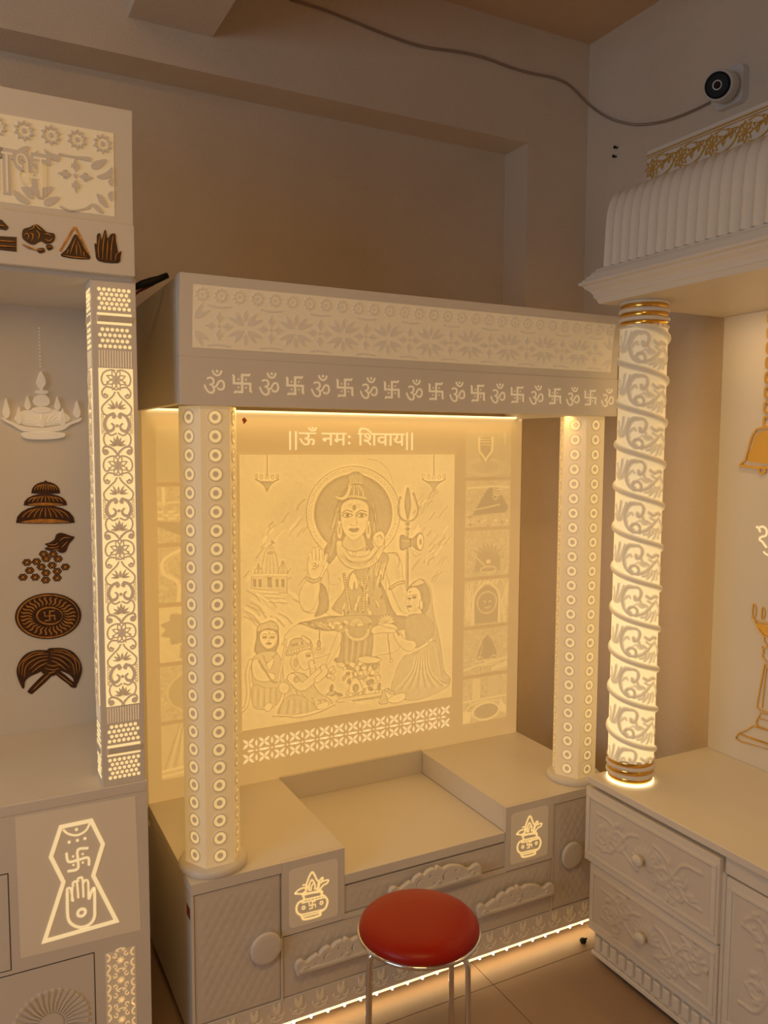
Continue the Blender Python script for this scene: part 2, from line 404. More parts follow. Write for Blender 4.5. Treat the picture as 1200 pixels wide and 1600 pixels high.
# carved pulls: pierced crest
_U = [(200,548),(205,520),(228,503),(252,516),(290,490),(312,474),(322,482),(342,452),(372,432),(388,440),(412,416),(440,402),(452,408),(466,390),(492,404),(522,388),(560,383),(602,390),(626,406),(648,400),(668,384),(690,379),(700,398),(702,432)]
_Q = [tuple(at(520+x/3, 1220+y/3, y=YF-.012))[0::2] for x, y in _U]
_u0 = (_Q[0][0]+_Q[-1][0])/2; _v0 = min(q[1] for q in (_Q[0], _Q[-1])); _k = .31/(_Q[-1][0]-_Q[0][0])
CREST_LOOP = cr([((a-_u0)*_k, (b-_v0)*_k) for a, b in _Q], 3)+[(.148, -.004), (-.148, -.004)]
def crescent(cx, cy, r, a0, sweep=200, th=.55):      # curved opening, thick in the middle and pointed at both ends
    a = math.radians(a0+sweep/2); d = r*(1-th)
    return arc(cx, cy, r, a0, a0+sweep, 10)+arc(cx-d*math.cos(a)*.9, cy-d*math.sin(a)*.9, r*.93, a0+sweep-12, a0+12, 10)
HOLES = []
for cx, cy, r, a in ((-.056, .024, .0155, 40), (.034, .026, .0165, 60), (.090, .022, .011, 30)): HOLES.append(crescent(cx, cy, r, a, 210, .45))
for cx, cy, an in ((-.100, .008, 40), (-.024, .030, 80), (-.016, .008, 50), (.062, .028, 70), (.062, .006, 20), (.112, .012, 60), (-.126, .004, 30)): HOLES.append(leaf(cx, cy, .020, .0095, an, 5))
for cx, cy in ((-.032, .014), (.004, .036), (-.074, .012), (.006, .018)): HOLES.append(arc(cx, cy, .0045, 0, 315, 7))
def pull(parent, u, v, L=.30):
    k = L/.31
    m = MB()
    vv, ff = plate([[(u+a*k, v+b*k) for a, b in lp] for lp in [CREST_LOOP]+HOLES], T, .012, .026, .003)
    m.add(vv, ff)
    S_ = lambda pts: [(u+a*k, v+b*k) for a, b in pts]
    for cx, cy, r, a in ((.008, .012, .008, 60), (-.130, .008, .007, 60), (.128, .012, .008, 100)):
        m.ribbon(S_(spiral(cx, cy, r, r*.35, a, a+330)), .005*k, T, .025, .0295, taper=True)
    m.ribbon(S_([(-.146, .006), (-.07, .004), (.07, .004), (.146, .006)]), .007*k, T, .025, .030)
    m.box(u-.10*k, u+.10*k, YF-.016, YF+.004, v-.004, v+.006)
    m.build('drawer_pull', 'corian', parent)
d = front('drawer', .8785, 1.411, .2975, .3705, C); pull(d, 1.155, .312, .30)
d = front('drawer', .7055, 1.5875, .1115, .2775, C); pull(d, .870, .186, .28); pull(d, 1.437, .186, .28)
# rails and stiles around the fronts
for x0, x1, z0, z1 in ((.4655, .472, .105, .455), (.6975, .7035, .105, .28), (1.5885, 1.5925, .105, .455), (1.8215, 1.8265, .105, .455), (.876, 1.413, .280, .2945)):
    MB().box(x0, x1, YF+.002, YF+.014, z0, z1).build('stile' if z1-z0 > .1 else 'rail', 'corian', C)
# pot motif panels
KC = lambda x, y: tuple(at(230+x/3.636, 1240+y/3.636, y=YF))[0::2]
KS = [([(880,570),(892,602),(862,618),(848,645),(852,675),(875,692),(893,714),(978,692),(984,672),(1012,650),(1024,615),(1015,590),(990,570),(986,556),(884,572)], 9),
      ([(880,576),(990,550)], 9), ([(884,605),(1000,578)], 5), ([(878,622),(1012,588)], 5), ([(868,690),(1002,658)], 6), ([(885,700),(985,674)], 6),
      ([(900,562),(908,505),(937,446),(965,492),(978,505),(970,550)], 8), ([(920,552),(922,515),(936,490),(952,515),(952,545)], 7),
      ([(838,568),(862,545),(892,535),(905,545),(880,568),(838,568)], 6), ([(882,520),(905,520),(922,552)], 6), ([(930,552),(935,522),(950,505)], 5),
      ([(960,545),(985,505),(1028,490),(1020,510),(1000,520),(975,552)], 6), ([(968,520),(985,485),(998,478),(990,505)], 6)]
def swas(c, s_, w):   # right-facing sauwastika arms as short strokes
    u, v = c; out = []
    for k in range(4):
        a = k*PI/2; R = lambda p: (u+s_*(p[0]*math.cos(a)+p[1]*math.sin(a)), v+s_*(-p[0]*math.sin(a)+p[1]*math.cos(a)))
        out.append([R((0, 0)), R((0, 1)), R((.85, 1)), R((1.0, 1.18))])
    return out
def pot_panel(u0, u1, z0, z1, dx, lab):
    o = MB().box(u0, u1, YF+.0005, YF+.014, z0, z1).build('pot_panel', 'corian', C, label=lab)
    MB().poly(rsq((u0+u1)/2, (z0+z1)/2-.004, (u1-u0)*.78, (z1-z0)*.80, .012), T, -.003, .0003).build('lit_field', 'glow_field', o)
    m = MB()
    for pts, w in KS:
        uv = [(p[0]+dx, p[1]) for p in (KC(*q) for q in pts)]
        m.ribbon(cr(uv, 4), w*.00050+.0007, T, -.001, .0012)
    for x, y in ((888, 648), (990, 620)):
        p = KC(x, y); m.ring(p[0]+dx, p[1], .0028, .0055, T, -.001, .0012, 12)
    for k in range(6):
        p = KC(893+k*19, 606-k*4.5); m.ring(p[0]+dx, p[1]-.001, 0, .0018, T, -.001, .0012, 8)
    p = KC(938, 632)
    for st in swas((p[0]+dx, p[1]), .0085, .002): m.ribbon(st, .0024, T, -.001, .0012)
    m.build('pot_motif', 'motif_backlit', o)
pot_panel(.7005, X2-.0005, .2825, ZS-.0006, 0, 'panel with a glowing pot motif on the left')
pot_panel(X3+.0005, 1.588, .2825, ZS-.0006, .7125, 'panel with a glowing pot motif on the right')
# plinth with lamp motifs, LED strip below it
pl = MB().box(XL+.002, XR-.002, YF+.004, YF+.03, .040, .1085).build('plinth', 'corian', C, bevel=.0015)
mm = MB()
for sg in (-1, 1):
    mm.poly(leaf(sg*.002, .012, .034, .010, 90+sg*-12), FY(0), 0, .002)
    mm.ribbon(cr([(sg*.004, .008), (sg*.014, .006), (sg*.022, .012), (sg*.020, .018)], 3), .0024, FY(0), 0, .002)
mm.ribbon(cr([(-.017, .001), (-.006, -.004), (.006, -.004), (.017, .001)], 3), .0025, FY(0), 0, .002)
for k in (-2, -1, 1, 2): mm.ring(k*.0068, .000 if abs(k) == 2 else -.001, 0, .0016, FY(0), 0, .002, 6)
mat('motif_dim', CO, .4, emit=(1, .60, .18), es=.07, sampling='NONE'); dm = mm.data('lamp_motif', 'motif_dim')
n = 22
for i in range(n): link('lamp_motif', dm, pl, loc=(XL+.035+(XR-XL-.07)*i/(n-1), YF+.004, .058))
st = MB().box(XL+.004, XR-.004, YF+.006, YF+.014, .032, .040).build('led_strip', 'led_line', C)
le = MB().lathe([(.0035, 0), (.0035, -.002), (.0025, -.004), (0, -.0045)], (0, 0, 0), 8).data('led', 'led')
for i in range(28): link('led', le, st, loc=(XL+.02+i*.0493, YF+.006, .033))
area('plinth_led_light', (XM, YF+.010, .030), (math.radians(-28), 0, 0), XR-XL-.02, .006, .40, (1, .68, .30))
for x in (XL+.05, XR-.05):
    for y in (YF+.08, YB): MB().lathe([(.02, 0), (.02, .046)], (x, y, 0), 16).build('foot', 'corian', C)
# sticker on the side of the cabinet
MB().box(XL+.0025, XL+.0042, 1.928, 1.965, .375, .440).build('side_sticker', 'wire_red', C, label='torn red sticker on the cabinet side')

# hexagonal pillars with concentric ring carvings
HA = .072
def pillar(cx, cy, z0, z1, lab):
    o = MB().lathe([(HA, z0+.020), (HA, z1)], (0, 0, 0), 6, sm=False); o.v = [(cx+x, cy+y, z) for x, y, z in o.v]
    p = o.build('pillar', 'pillar_backlit', C, bevel=.0015, label=lab)
    MB().lathe([(.085, z0), (.087, z0+.003), (.087, z0+.012), (.083, z0+.018), (.075, z0+.021)], (cx, cy, 0), 40).build('pillar_base', 'corian', p)
    ap = HA*math.cos(PI/6)
    for fa in (-120, -60, 0, 60):                 # angle of the face normal from -Y
        a = math.radians(fa)
        for k in range(25):
            link('ring_carving', RINGM, p, loc=(cx+ap*math.sin(a), cy-ap*math.cos(a), z0+.048+k*(z1-z0-.075)/24), rotz=a)
    return p
rm = MB(); F0 = FY(0)
rm.ring(0, 0, .0152, .0186, F0, -.001, .0022, 22, 1).ring(0, 0, .0078, .0148, F0, -.001, .0006, 22, 0).ring(0, 0, 0, .0074, F0, -.001, .0018, 16, 1)
mat('ring_raised', CO, .4, emit=(1, .57, .17), es=.10, sampling='NONE')  # weak glow added to brighten the otherwise unlit raised rings
RINGM = rm.data('ring_carving', ['ring_backlit', 'ring_raised'])
pillar(.545, 1.985, ZS, 1.650, 'hexagonal ring-carved pillar at the left of the shrine')
pillar(1.742, 1.990, ZS, 1.650, 'hexagonal ring-carved pillar at the right of the shrine')

# cornice
YC, ZB, ZM, ZT = 1.910, 1.650, 1.763, 1.950
CL, CRX = .460, 1.811
def cov(v):                                     # cove: forward offset of the upper band at height v
    t_ = (v-ZM)/(ZT-ZM); return -.004+.020*t_*t_
co = MB().box(CL, CRX, YC, YC+.02, ZB, ZM).box(CL+.0008, CL+.02, YC+.02, YB+.06, ZB+.004, ZT-.002).box(CRX-.02, CRX, YC+.02, YB+.06, ZB+.004, ZT-.002) \
    .box(CL+.02, CRX-.02, YC+.02, YB+.06, ZB+.035, ZB+.05).box(CL+.02, CRX-.02, YC+.04, YB+.06, ZT-.02, ZT-.004).build('cornice', 'corian', C, bevel=.0015)
pv = [ZM+.0005+(ZT-ZM)*i/10 for i in range(11)]
TC = lambda u, v, h: (u, YC-cov(v)-h, v)
m = MB(); m.add([TC(x, v, 0) for v in pv for x in (CL, CRX)]+[(x, YC+.03, v) for v in (ZM+.0005, ZT) for x in (CL, CRX)],
   [(2*i, 2*i+1, 2*i+3, 2*i+2) for i in range(10)]+[(20, 21, 25, 24), (0, 22, 23, 1), (22, 24, 25, 23), tuple(range(0, 21, 2))+(24, 22), tuple(range(1, 22, 2))+(25, 23)])
ub = m.build('cornice_cove', 'corian', C)
I0, I1, J0, J1 = .491, 1.783, 1.784, 1.927
m = MB(); vs = [J0+(J1-J0)*i/8 for i in range(9)]
m.add([TC(x, v, h) for h in (.0012, -.002) for v in vs for x in (I0, I1)], [(2*i, 2*i+1, 2*i+3, 2*i+2) for i in range(8)])
inset = m.build('frieze_inset', 'inset_backlit', C)
mat('frieze_raised', CO, .5, emit=(1, .70, .40), es=.075, sampling='NONE')
def star_ring(m, cu, cv, r, T, h0, h1, mi=0):
    pts = []
    for k in range(20):
        a = 2*PI*k/20; rr = r if k % 2 else r*.72; pts.append((cu+rr*math.cos(a), cv+rr*math.sin(a)))
    m.ribbon(pts, r*.20, T, h0, h1, closed=True, mi=mi); m.ring(cu, cv, 0, r*.26, T, h0, h1, 10, mi)
def four_petal(m, cu, cv, R, T, h0, h1):
    for k in range(4): m.poly(leaf(cu+.22*R*math.cos(k*PI/2), cv+.22*R*math.sin(k*PI/2), R*.78, R*.30, k*90), T, h0, h1)
    m.ring(cu, cv, 0, R*.12, T, h0, h1, 10)
    for k in range(4):
        a = k*90
        for s_ in (-1, 1):
            b = math.radians(a+s_*26); e = math.radians(a+s_*16)
            m.ribbon([(cu+.5*R*math.cos(b), cv+.5*R*math.sin(b)), (cu+.72*R*math.cos(e), cv+.72*R*math.sin(e))], R*.05, T, h0, h1)
def spray(m, cu, cv, R, T, h0, h1, up=1):
    for a, L, w in ((90, .62, .26), (52, .85, .26), (128, .85, .26), (22, .98, .24), (158, .98, .24)):
        m.poly(leaf(cu+(.10 if a < 90 else -.10 if a > 90 else 0)*R, cv+up*(.12*R if a != 90 else .30*R), R*L, R*w, a*up), T, h0, h1)
n = 29
for i in range(n):
    m = MB(); star_ring(m, .5115+i*(1.7645-.5115)/(n-1), 1.9065, .0145, TC, .0005, .0032); m.build('rosette', 'frieze_raised', inset)
per = .1290
for i in range(10):
    u = .5535+i*per
    if u < I1-.03:
        m = MB(); four_petal(m, u, 1.837, .034, TC, .0005, .003)
        for s_ in (-1, 1): m.ribbon(cr([(u-.028, 1.837+s_*.046), (u, 1.837+s_*.043), (u+.028, 1.837+s_*.046)], 3), .004, TC, .0005, .003)
        m.build('petal_cross', 'frieze_raised', inset)
    u += per/2
    if u < I1-.03:
        m = MB(); spray(m, u, 1.838, .044, TC, .0005, .003, 1); spray(m, u, 1.836, .044, TC, .0005, .003, -1); m.build('leaf_spray', 'frieze_raised', inset)
    if i == 0:
        for uu in (I0+.004, I1-.004):
            for s_ in (-1, 1):
                m = MB()
                for a in (30, 62): m.poly(leaf(uu, 1.837+s_*.014, .042, .011, (a if uu < 1 else 180-a)*s_), TC, .0005, .003)
                m.build('leaf_spray', 'frieze_raised', inset)
# om and swastika row on the lower band
TB = FY(YC)
for i in range(19):
    u = .5416+i*(1.7696-.5416)/18; v = 1.7045
    m = MB()
    if i % 2 == 0:
        vv, ff = text('\u0950', TB, u-.026, u+.026, v-.027, v+.030, -.001, .0012, -.004); m.add(vv, ff); m.build('om_symbol', 'letter_soft', co)
    else:
        for st in swas((u, v), .0205, .006): m.ribbon(st, [.0052, .0052, .0052, .002], TB, -.001, .0012)
        for a in (-1, 1):
            for b in (-1, 1): m.ring(u+a*.0095, v+b*.0095, 0, .0022, TB, -.001, .0012, 8)
        m.build('swastika_symbol', 'letter_soft', co)
# screws and LED under the cornice
MB().lathe([(.003, -.002), (.003, .0015), (0, .002)], (.478, YC, 1.872), 8, 'y').build('screw', 'dark_gap', co)
ls = MB().box(XL+.006, XR-.004, YB-.010, YB-.002, 1.655, 1.661).build('led_strip', 'led_line', C)
area('cornice_led_light', (XM, YB-.03, 1.652), (math.radians(-10), 0, 0), XR-XL-.05, .01, .35, (1, .56, .15))
area('cornice_front_light', (XM, YC+.06, 1.652), (math.radians(12), 0, 0), XR-XL-.3, .01, 1.0, (1, .56, .15))
# ------------------------------------------------------------------ centre shrine: the carved back panel
TP = FY(YB)
bpn = MB().box(XL, XR, YB, YB+.055, ZS-.02, 1.6545).build('back_panel', 'panel_backlit', C, bevel=.001)
a, b = at(452, 702, y=YB), at(645, 671, y=YB)
vv, ff = text('||\u090a\u0901 \u0928\u092e\u0903 \u093f\u0936\u0935\u093e\u092f||', TP, a.x, b.x, a.z-.002, b.z+.002, -.001, .0015, -.002)
MB().add(vv, ff).build('heading_letters', 'letter_backlit', bpn)
# small reddish stain near the heading
MB().poly([(p.x, p.z) for p in (at(*q, y=YB) for q in ((378,655),(382,652),(386,657),(381,663)))], TP, 0, .0004).build('stain', 'wire_red', bpn)
# petal band
m = MB(); u0, u1, v0, v1 = .752, 1.5355, .5425, .6375
q_ = .0356; rows = 2
def petal(cu, cv, L, W, ang): m.poly(leaf(cu-L/2*math.cos(math.radians(ang)), cv-L/2*math.sin(math.radians(ang)), L, W, ang, 4), TP, -.0005, .0012)
nx = int(round((u1-u0)/(q_*1.5)))
ux = (u1-u0)/nx
for i in range(nx):
    for j in range(2):
        cu = u0+(i+.5)*ux; cv = v0+(j+.5)*(v1-v0)/2
        for k in range(4): petal(cu+.0135*math.cos(math.radians(45+90*k)), cv+.0115*math.sin(math.radians(45+90*k)), .022, .0085, 40+90*k if k % 2 == 0 else 140+90*k-90)
        if i < nx-1:
            petal(cu+ux/2, cv, .021, .0075, 90)
    if i < nx-1:
        cu = u0+(i+1)*ux; cv = (v0+v1)/2; m.ring(cu, cv, 0, .0028, TP, -.0005, .0012, 8)
        for s_ in (-1, 1): petal(cu+s_*ux*.36, cv, .022, .0075, 0)
m.build('petal_band', 'letter_backlit', bpn, kind='stuff')
# ---- small carved pictures, six on each side
def scene(i, r, u0, v0, w, h):
    r.cv = lambda p: (u0+p[0]*w, v0+p[1]*h)
    g = np.random.default_rng(40+i)
    nz = g.normal(size=r.t.shape); 
    for _ in range(2): nz = (nz+np.roll(nz, 1, 0)+np.roll(nz, 1, 1)+np.roll(nz, -1, 0)+np.roll(nz, -1, 1))/5
    r.t += .35+nz*.22
    S_, Fl = r.stroke, r.fill
    el = lambda cx, cy, rx, ry: [(cx+rx*math.cos(t), cy+ry*math.sin(t)) for t in np.linspace(0, 2*PI, 20)[:-1]]
    if i == 0:      # garlanded stone on a round basin
        r.t[:] = .45+nz*.05
        for q in (.46, .40, .34): S_(el(.42, .22, q, q*.42), .0022, .2)
        Fl(el(.42, .62, .15, .30), .62); S_(cr([(.27,.85),(.28,.58),(.36,.46),(.42,.36)], 6), .008, .0); S_(cr([(.57,.85),(.56,.58),(.48,.46),(.42,.36)], 6), .008, .0)
        for k in range(4): S_([(.31,.70+.06*k),(.53,.70+.06*k)], .003, .2)
        S_([(.85,.95),(.85,.75)], .012, .3)
    elif i == 1:    # leaning stone under a canopy
        Fl([(0,.25),(.1,.2),(.45,.8),(.62,.92),(.75,.8),(.95,.4),(.9,.3),(.5,.28)], .68); S_([(.05,.85),(.2,.86),(.6,.88),(.95,.86)], .006, 0)
        for k in range(3): S_(cr([(.6,.85-.06*k),(.68,.8-.06*k),(.78,.82-.06*k)], 4), .004, .05)
        S_([(.2,.38),(.75,.48)], .004, .1); S_(el(.65,.65,.05,.06), .003, .1, closed=True)
        for k in range(26): Fl(el(g.uniform(0,1), g.uniform(.02,.17), .04, .03), g.uniform(0,.7))
    elif i == 2:    # stone with a fan of serpents
        for k in range(7): Fl(leaf(.5,.35,.42,.14,40+k*17), .55, edge=.2, ew=.002)
        Fl([(.2,.1),(.25,.45),(.4,.55),(.6,.55),(.78,.45),(.8,.1)], .58); Fl(el(.52,.32,.05,.045), .0); S_(el(.52,.14,.18,.07), .004, .1, closed=True); S_([(.25,.42),(.45,.22)], .004, .05)
    elif i == 3:    # arched shrine
        Fl([(.22,.05),(.22,.6),(.3,.78),(.5,.9),(.7,.78),(.76,.6),(.76,.05)], .6); S_(cr([(.2,.05),(.2,.6),(.3,.8),(.5,.95),(.7,.8),(.78,.6),(.78,.05)], 4), .007, .0)
        S_(el(.5,.5,.22,.24), .005, .2, closed=True)
        for k in range(5): S_([(.3+.1*k,.9),(.35+.1*k,1)], .005, .0)
        for k in range(18): S_([(g.uniform(0,.2), g.uniform(0,1)), (g.uniform(0,.2), g.uniform(0,1))], .003, .05); S_([(g.uniform(.8,1), g.uniform(0,1)), (g.uniform(.8,1), g.uniform(0,1))], .003, .1)
        Fl(el(.45,.52,.03,.02), .2); Fl(el(.57,.52,.03,.02), .2); S_([(.44,.4),(.5,.38),(.58,.4)], .003, .1)
    elif i == 4:    # bell-shaped stone with pearls
        Fl([(.25,.3),(.3,.5),(.4,.75),(.52,.9),(.64,.75),(.74,.5),(.78,.3)], .62, edge=.15, ew=.003)
        for k in range(12):
            t = k/11; Fl(el(.28+.46*t, .32+.06*math.sin(9*t), .016, .018), 0); Fl(el(.3+.1*math.sin(3*t), .3+.55*t, .014, .014), .05)
        S_([(0,.12),(.3,.2),(1,.3)], .006, .05); Fl([(.62,.02),(1,.1),(1,.22),(.62,.12)], .1); S_(el(.5,.24,.3,.06), .004, .1, closed=True)
    elif i == 5:    # water basin below a doorway
        Fl([(.2,.5),(.2,.98),(.38,.98),(.38,.5)], .15); Fl([(.55,.5),(.55,1),(.8,1),(.8,.5)], .3); S_([(0,.5),(1,.52)], .008, .1)
        Fl(el(.52,.22,.28,.17), .6); S_(el(.52,.22,.30,.19), .006, .0, closed=True); Fl([(.85,.45),(1,.25),(1,.1),(.8,.2)], .05); Fl([(0,.3),(.2,.25),(.15,.02),(0,.02)], .05)
        S_(cr([(.05,.3),(.2,.42),(.5,.45),(.85,.42)], 4), .005, .05)
    elif i == 6:    # serpent over a spouting stone
        r.t[:] = .42+nz*.06
        S_(cr([(.75,.85),(.65,.75),(.6,.55),(.45,.4),(.4,.25),(.5,.05)], 6), .020, .12); S_(cr([(.72,.78),(.72,.5),(.75,.3)], 5), .010, .15); S_(el(.85,.7,.35,.28), .003, .25, closed=True); S_([(.65,.3),(1,.3)], .012, .12)
    elif i == 7:    # chequered floor with a basin
        for k in range(3):
            for q in range(6): Fl([(q*.17+.085*(k%2),.58-k*.06),(q*.17+.1+.085*(k%2),.58-k*.06),(q*.17+.09+.085*(k%2),.54-k*.06),(q*.17-.01+.085*(k%2),.54-k*.06)], .0)
        Fl([(0,.4),(.5,.35),(.9,.3),(.9,0),(.5,.05),(0,.3)], .62); S_(cr([(.9,.35),(.6,.3),(.5,.15),(.7,.02),(1,0)], 5), .016, .15); S_([(.1,.98),(.1,.7)], .01, .0); S_([(0,.72),(1,.74)], .006, .1)
    elif i == 8:    # round arch
        S_(cr([(.3,0),(.3,.35),(.08,.55),(.1,.8),(.45,.97),(1,1)], 6), .010, .0); S_(cr([(.36,0),(.36,.35),(.16,.55),(.18,.78),(.5,.9),(1,.92)], 6), .004, .2)
    elif i == 9:    # wreathed shrine
        r.t[:] = .15+nz*.08
        Fl(el(.5,.6,.45,.34), .55); 
        for k in range(22): a_ = k*2*PI/22; Fl(el(.5+.45*math.cos(a_), .6+.33*math.sin(a_), .04, .035), .1 if k % 2 else .6)
        Fl([(.3,.05),(.32,.3),(.7,.3),(.72,.05)], .55)
    elif i == 10:
        Fl(el(.75,.5,.65,.45), .5, edge=.15, ew=.004); Fl(el(.78,.5,.45,.32), .58)
        for k in range(16): Fl(el(g.uniform(.5,1), g.uniform(.3,.7), .06, .04), g.uniform(.1,.6))
    else:           # steps with a leaning post
        r.t[:] = .3+nz*.05
        for k in range(6): S_([(.05+.08*k,.2),(.3+.02*k,1)], .005, .1 if k % 2 else .5)
        S_([(0,.16),(1,.22)], .006, .0); S_([(0,.06),(1,.12)], .006, .05)
for side in (0, 1):
    for k in range(6):
        w, h = .1925, .1655
        u0 = 1.584 if side == 0 else .5075; v1 = 1.6115-.1795*k; v0 = v1-h
        r = Relief(u0, u0+w, v0, v0+h, 84, 74); scene(k+6*side, r, u0, v0, w, h)
        r.t = np.clip(r.t, 0, 1); g = 1.25-1.15*r.t
        link('carved_picture', r.mesh('carved_picture', TP, .003, 'tile_backlit', base=-.0002+.0004, glow=g), bpn)

# ---- the large carved picture
PU0, PU1, PV0, PV1 = .757, 1.5335, .6605, 1.527
R = Relief(PU0, PU1, PV0, PV1, 460, 514)
def C7(x, y): p = at(370+x/3.4286, 640+y/3.4286, y=YB); return (p.x, p.z)
def C8(x, y): p = at(370+x/3.4286, 860+y/3.4286, y=YB); return (p.x, p.z)
K = .00067                                       # metres per crop pixel, for stroke widths
def noise(n):
    z = rng.normal(size=R.t.shape)
    for _ in range(n): z = (z+np.roll(z, 1, 0)+np.roll(z, 1, 1)+np.roll(z, -1, 0)+np.roll(z, -1, 1))/5
    return z/z.std()
R.t += .10
nz8 = noise(14)
R.cv = lambda p: C7(*p)
def F(pts, v, e=None, ew=3, sm=4, soft=None): R.fill(cr(pts, sm, True) if sm else pts, v, edge=e, ew=ew*K, soft=soft)
def S(pts, w, v, sm=4, soft=None): R.stroke(cr(pts, sm) if sm else pts, w*K, v, soft=soft)
def E(cx, cy, rx, ry, v, e=None, ew=3, ang=0, n=26, soft=None):
    ca, sa = math.cos(ang), math.sin(ang)
    R.fill([(cx+rx*math.cos(t)*ca-ry*math.sin(t)*sa, cy+rx*math.cos(t)*sa+ry*math.sin(t)*ca) for t in np.linspace(0, 2*PI, n, endpoint=False)], v, edge=e, ew=ew*K, soft=soft)
# mountains
mtn = R.t.copy()*0
for pts in ([(0,760),(40,690),(90,640),(150,610),(190,540),(225,490),(290,425),(330,405),(420,420),(430,700),(380,1000),(0,1120)], [(940,470),(985,405),(1045,392),(1085,440),(1120,520),(1180,600),(1180,960),(900,960)]):
    R.fill(pts, .22, soft=50*K)
for k in range(70):
    s_ = k % 2
    x, y = (rng.uniform(30, 380), rng.uniform(430, 900)) if s_ == 0 else (rng.uniform(960, 1150), rng.uniform(420, 900))
    if s_ == 0 and y < 760-(x-20)*.95: continue
    d_ = rng.uniform(18, 55); S([(x, y), (x-d_*.5+rng.uniform(-8, 8), y+d_*.6), (x-d_*.9, y+d_*1.2)], rng.uniform(4, 10), rng.choice([.05, .38, .44]), soft=5*K)
for k in range(30): x, y = rng.uniform(30, 300), rng.uniform(960, 1120); S([(x, y), (x+40, y+22), (x+70, y+55)], 6, rng.choice([.05, .4]), soft=5*K)
# temple
F([(78,880),(268,880),(268,985),(150,965),(78,960)], .30, .55, sm=0)
for px, w, top in ((177, 42, 722), (115, 18, 822), (245, 22, 806)):
    F([(px-w,882),(px-w*.95,820 if w > 30 else 850),(px-w*.55,top+30),(px,top),(px+w*.55,top+30),(px+w*.95,820 if w > 30 else 850),(px+w,882)], .25, .6)
    for k in (-.5, 0, .5): S([(px+k*w, 880), (px+k*w*.6, top+40), (px, top+6)], 3, .5)
E(180, 765, 20, 10, .5); S([(184,722),(186,695)], 4, .6, 0); F([(186,697),(205,710),(190,722)], .5, sm=0)
for x in (95, 122, 215, 245): F([(x-9,905),(x+9,905),(x+9,950),(x-9,945)], .6, sm=0)
F([(160,893),(188,893),(188,952),(160,948)], .62, .3, sm=0)
S([(80,884),(268,884)], 7, .1, 0); S([(78,964),(268,990)], 7, .12, 0)
for k in range(6): S([(130+8*k, 970+12*k), (225+10*k, 975+12*k)], 4, .4 if k % 2 else .1, 0)
# hanging lamps
for cx in (161, 1053):
    for k in range(12): E(cx, 246+k*9, 3.5, 4.5, .55)
    S([(cx-62,372),(cx-35,385),(cx,392),(cx+35,385),(cx+62,372)], 6, .55)
    F([(cx-40,384),(cx+40,384),(cx+14,408),(cx,440),(cx-14,408)], .45, .6, sm=0)
    for k in (-55, -30, 0, 30, 55): E(cx+k, 356+(4 if abs(k) < 40 else 0), 6, 12, .05, .55)
# halo
E(622, 555, 250, 252, .08, .55, 4, n=60); E(622, 555, 213, 215, .62, .15, 7, n=60)
for k in range(64):
    a_ = k*2*PI/64; E(622+231*math.cos(a_), 555+233*math.sin(a_), 8.5, 8.5, .02, .5, 2, n=10)
R.fill([(622+200*math.cos(t), 555+202*math.sin(t)) for t in np.linspace(0, 2*PI, 40)], .58, soft=30*K)
S([(705,262),(770,280),(820,340),(845,440)], 4, .3)
# trident and drum
S([(911,600),(911,960)], 17, .6, 0); S([(907,600),(907,960)], 4, .3, 0)
F([(914,412),(930,500),(922,560),(914,600),(906,560),(898,500)], .5, .72)
S([(874,468),(864,535),(878,580),(914,597),(950,582),(968,535),(944,448)], 13, .52); S([(876,478),(868,535),(882,574),(914,590),(946,576),(962,535),(946,460)], 3, .15)
for k in range(4): S([(900,610+14*k),(925,610+14*k)], 5, .3 if k % 2 else .7, 0)
F([(872,680),(888,670),(930,692),(968,662),(990,668),(992,742),(968,752),(930,728),(890,752),(872,738)], .6, .75); E(980, 706, 19, 44, .05, .65); E(982, 706, 7, 18, .5)
S([(880,700),(926,705)], 3, .35); S([(926,690),(926,735)], 10, .75, 0); S([(926,745),(950,780),(980,770),(1000,700)], 4, .45); S([(930,745),(960,760),(985,775)], 4, .4)
# hair and head
F([(600,345),(640,332),(672,350),(680,385),(655,405),(612,402),(596,375)], .5, .7); 
for k in range(5): S([(604+14*k,350),(612+12*k,375),(608+13*k,400)], 3, .3)
F([(548,475),(575,425),(625,398),(680,405),(715,440),(733,510),(742,590),(765,660),(758,730),(720,760),(690,720),(560,720),(545,790),(500,830),(465,760),(500,690),(528,610),(530,530)], .62, .72)
for k in range(26):
    a_ = rng.uniform(-1, 1); x = 545+rng.uniform(-25, 8) if k % 2 else 728+rng.uniform(-15, 22); y = rng.uniform(480, 690)
    S([(x, y), (x+rng.uniform(-10, 4)-(8 if k % 2 else -8), y+45), (x+rng.uniform(-6, 6)-(22 if k % 2 else -14), y+95)], 3.5, rng.choice([.4, .8]))
for k in range(9): S([(585+13*k, 470), (590+12*k, 440), (610+6*k, 405)], 5, .2 if k % 2 else .5)
S([(572,470),(625,462),(690,474)], 9, .35)
F([(524,462),(560,470),(588,446),(602,392),(607,430),(590,470),(556,482)], .0, .45, 2)
F([(592,660),(668,660),(688,752),(625,775),(560,752)], .28)
F([(556,555),(562,510),(592,486),(628,480),(668,486),(700,510),(704,560),(694,625),(664,672),(626,698),(590,676),(563,628)], .10, .42)
for sx in (0, 1):
    cx = 590 if sx == 0 else 666; s_ = -1 if sx == 0 else 1
    S([(cx-28,553),(cx-2,538),(cx+28,548)], 5, .65); F([(cx-27,567),(cx-4,553),(cx+27,565),(cx,577)], .04, .72, 3); E(cx+1, 565, 9, 9, .75); S([(cx-28,565),(cx-4,552),(cx+29,564)], 4.5, .8)
E(628, 524, 8, 14, .5, .65); 
for k in range(3): S([(600,508+9*k),(618,504+9*k)], 2.5, .32); S([(638,504+9*k),(660,508+9*k)], 2.5, .32)
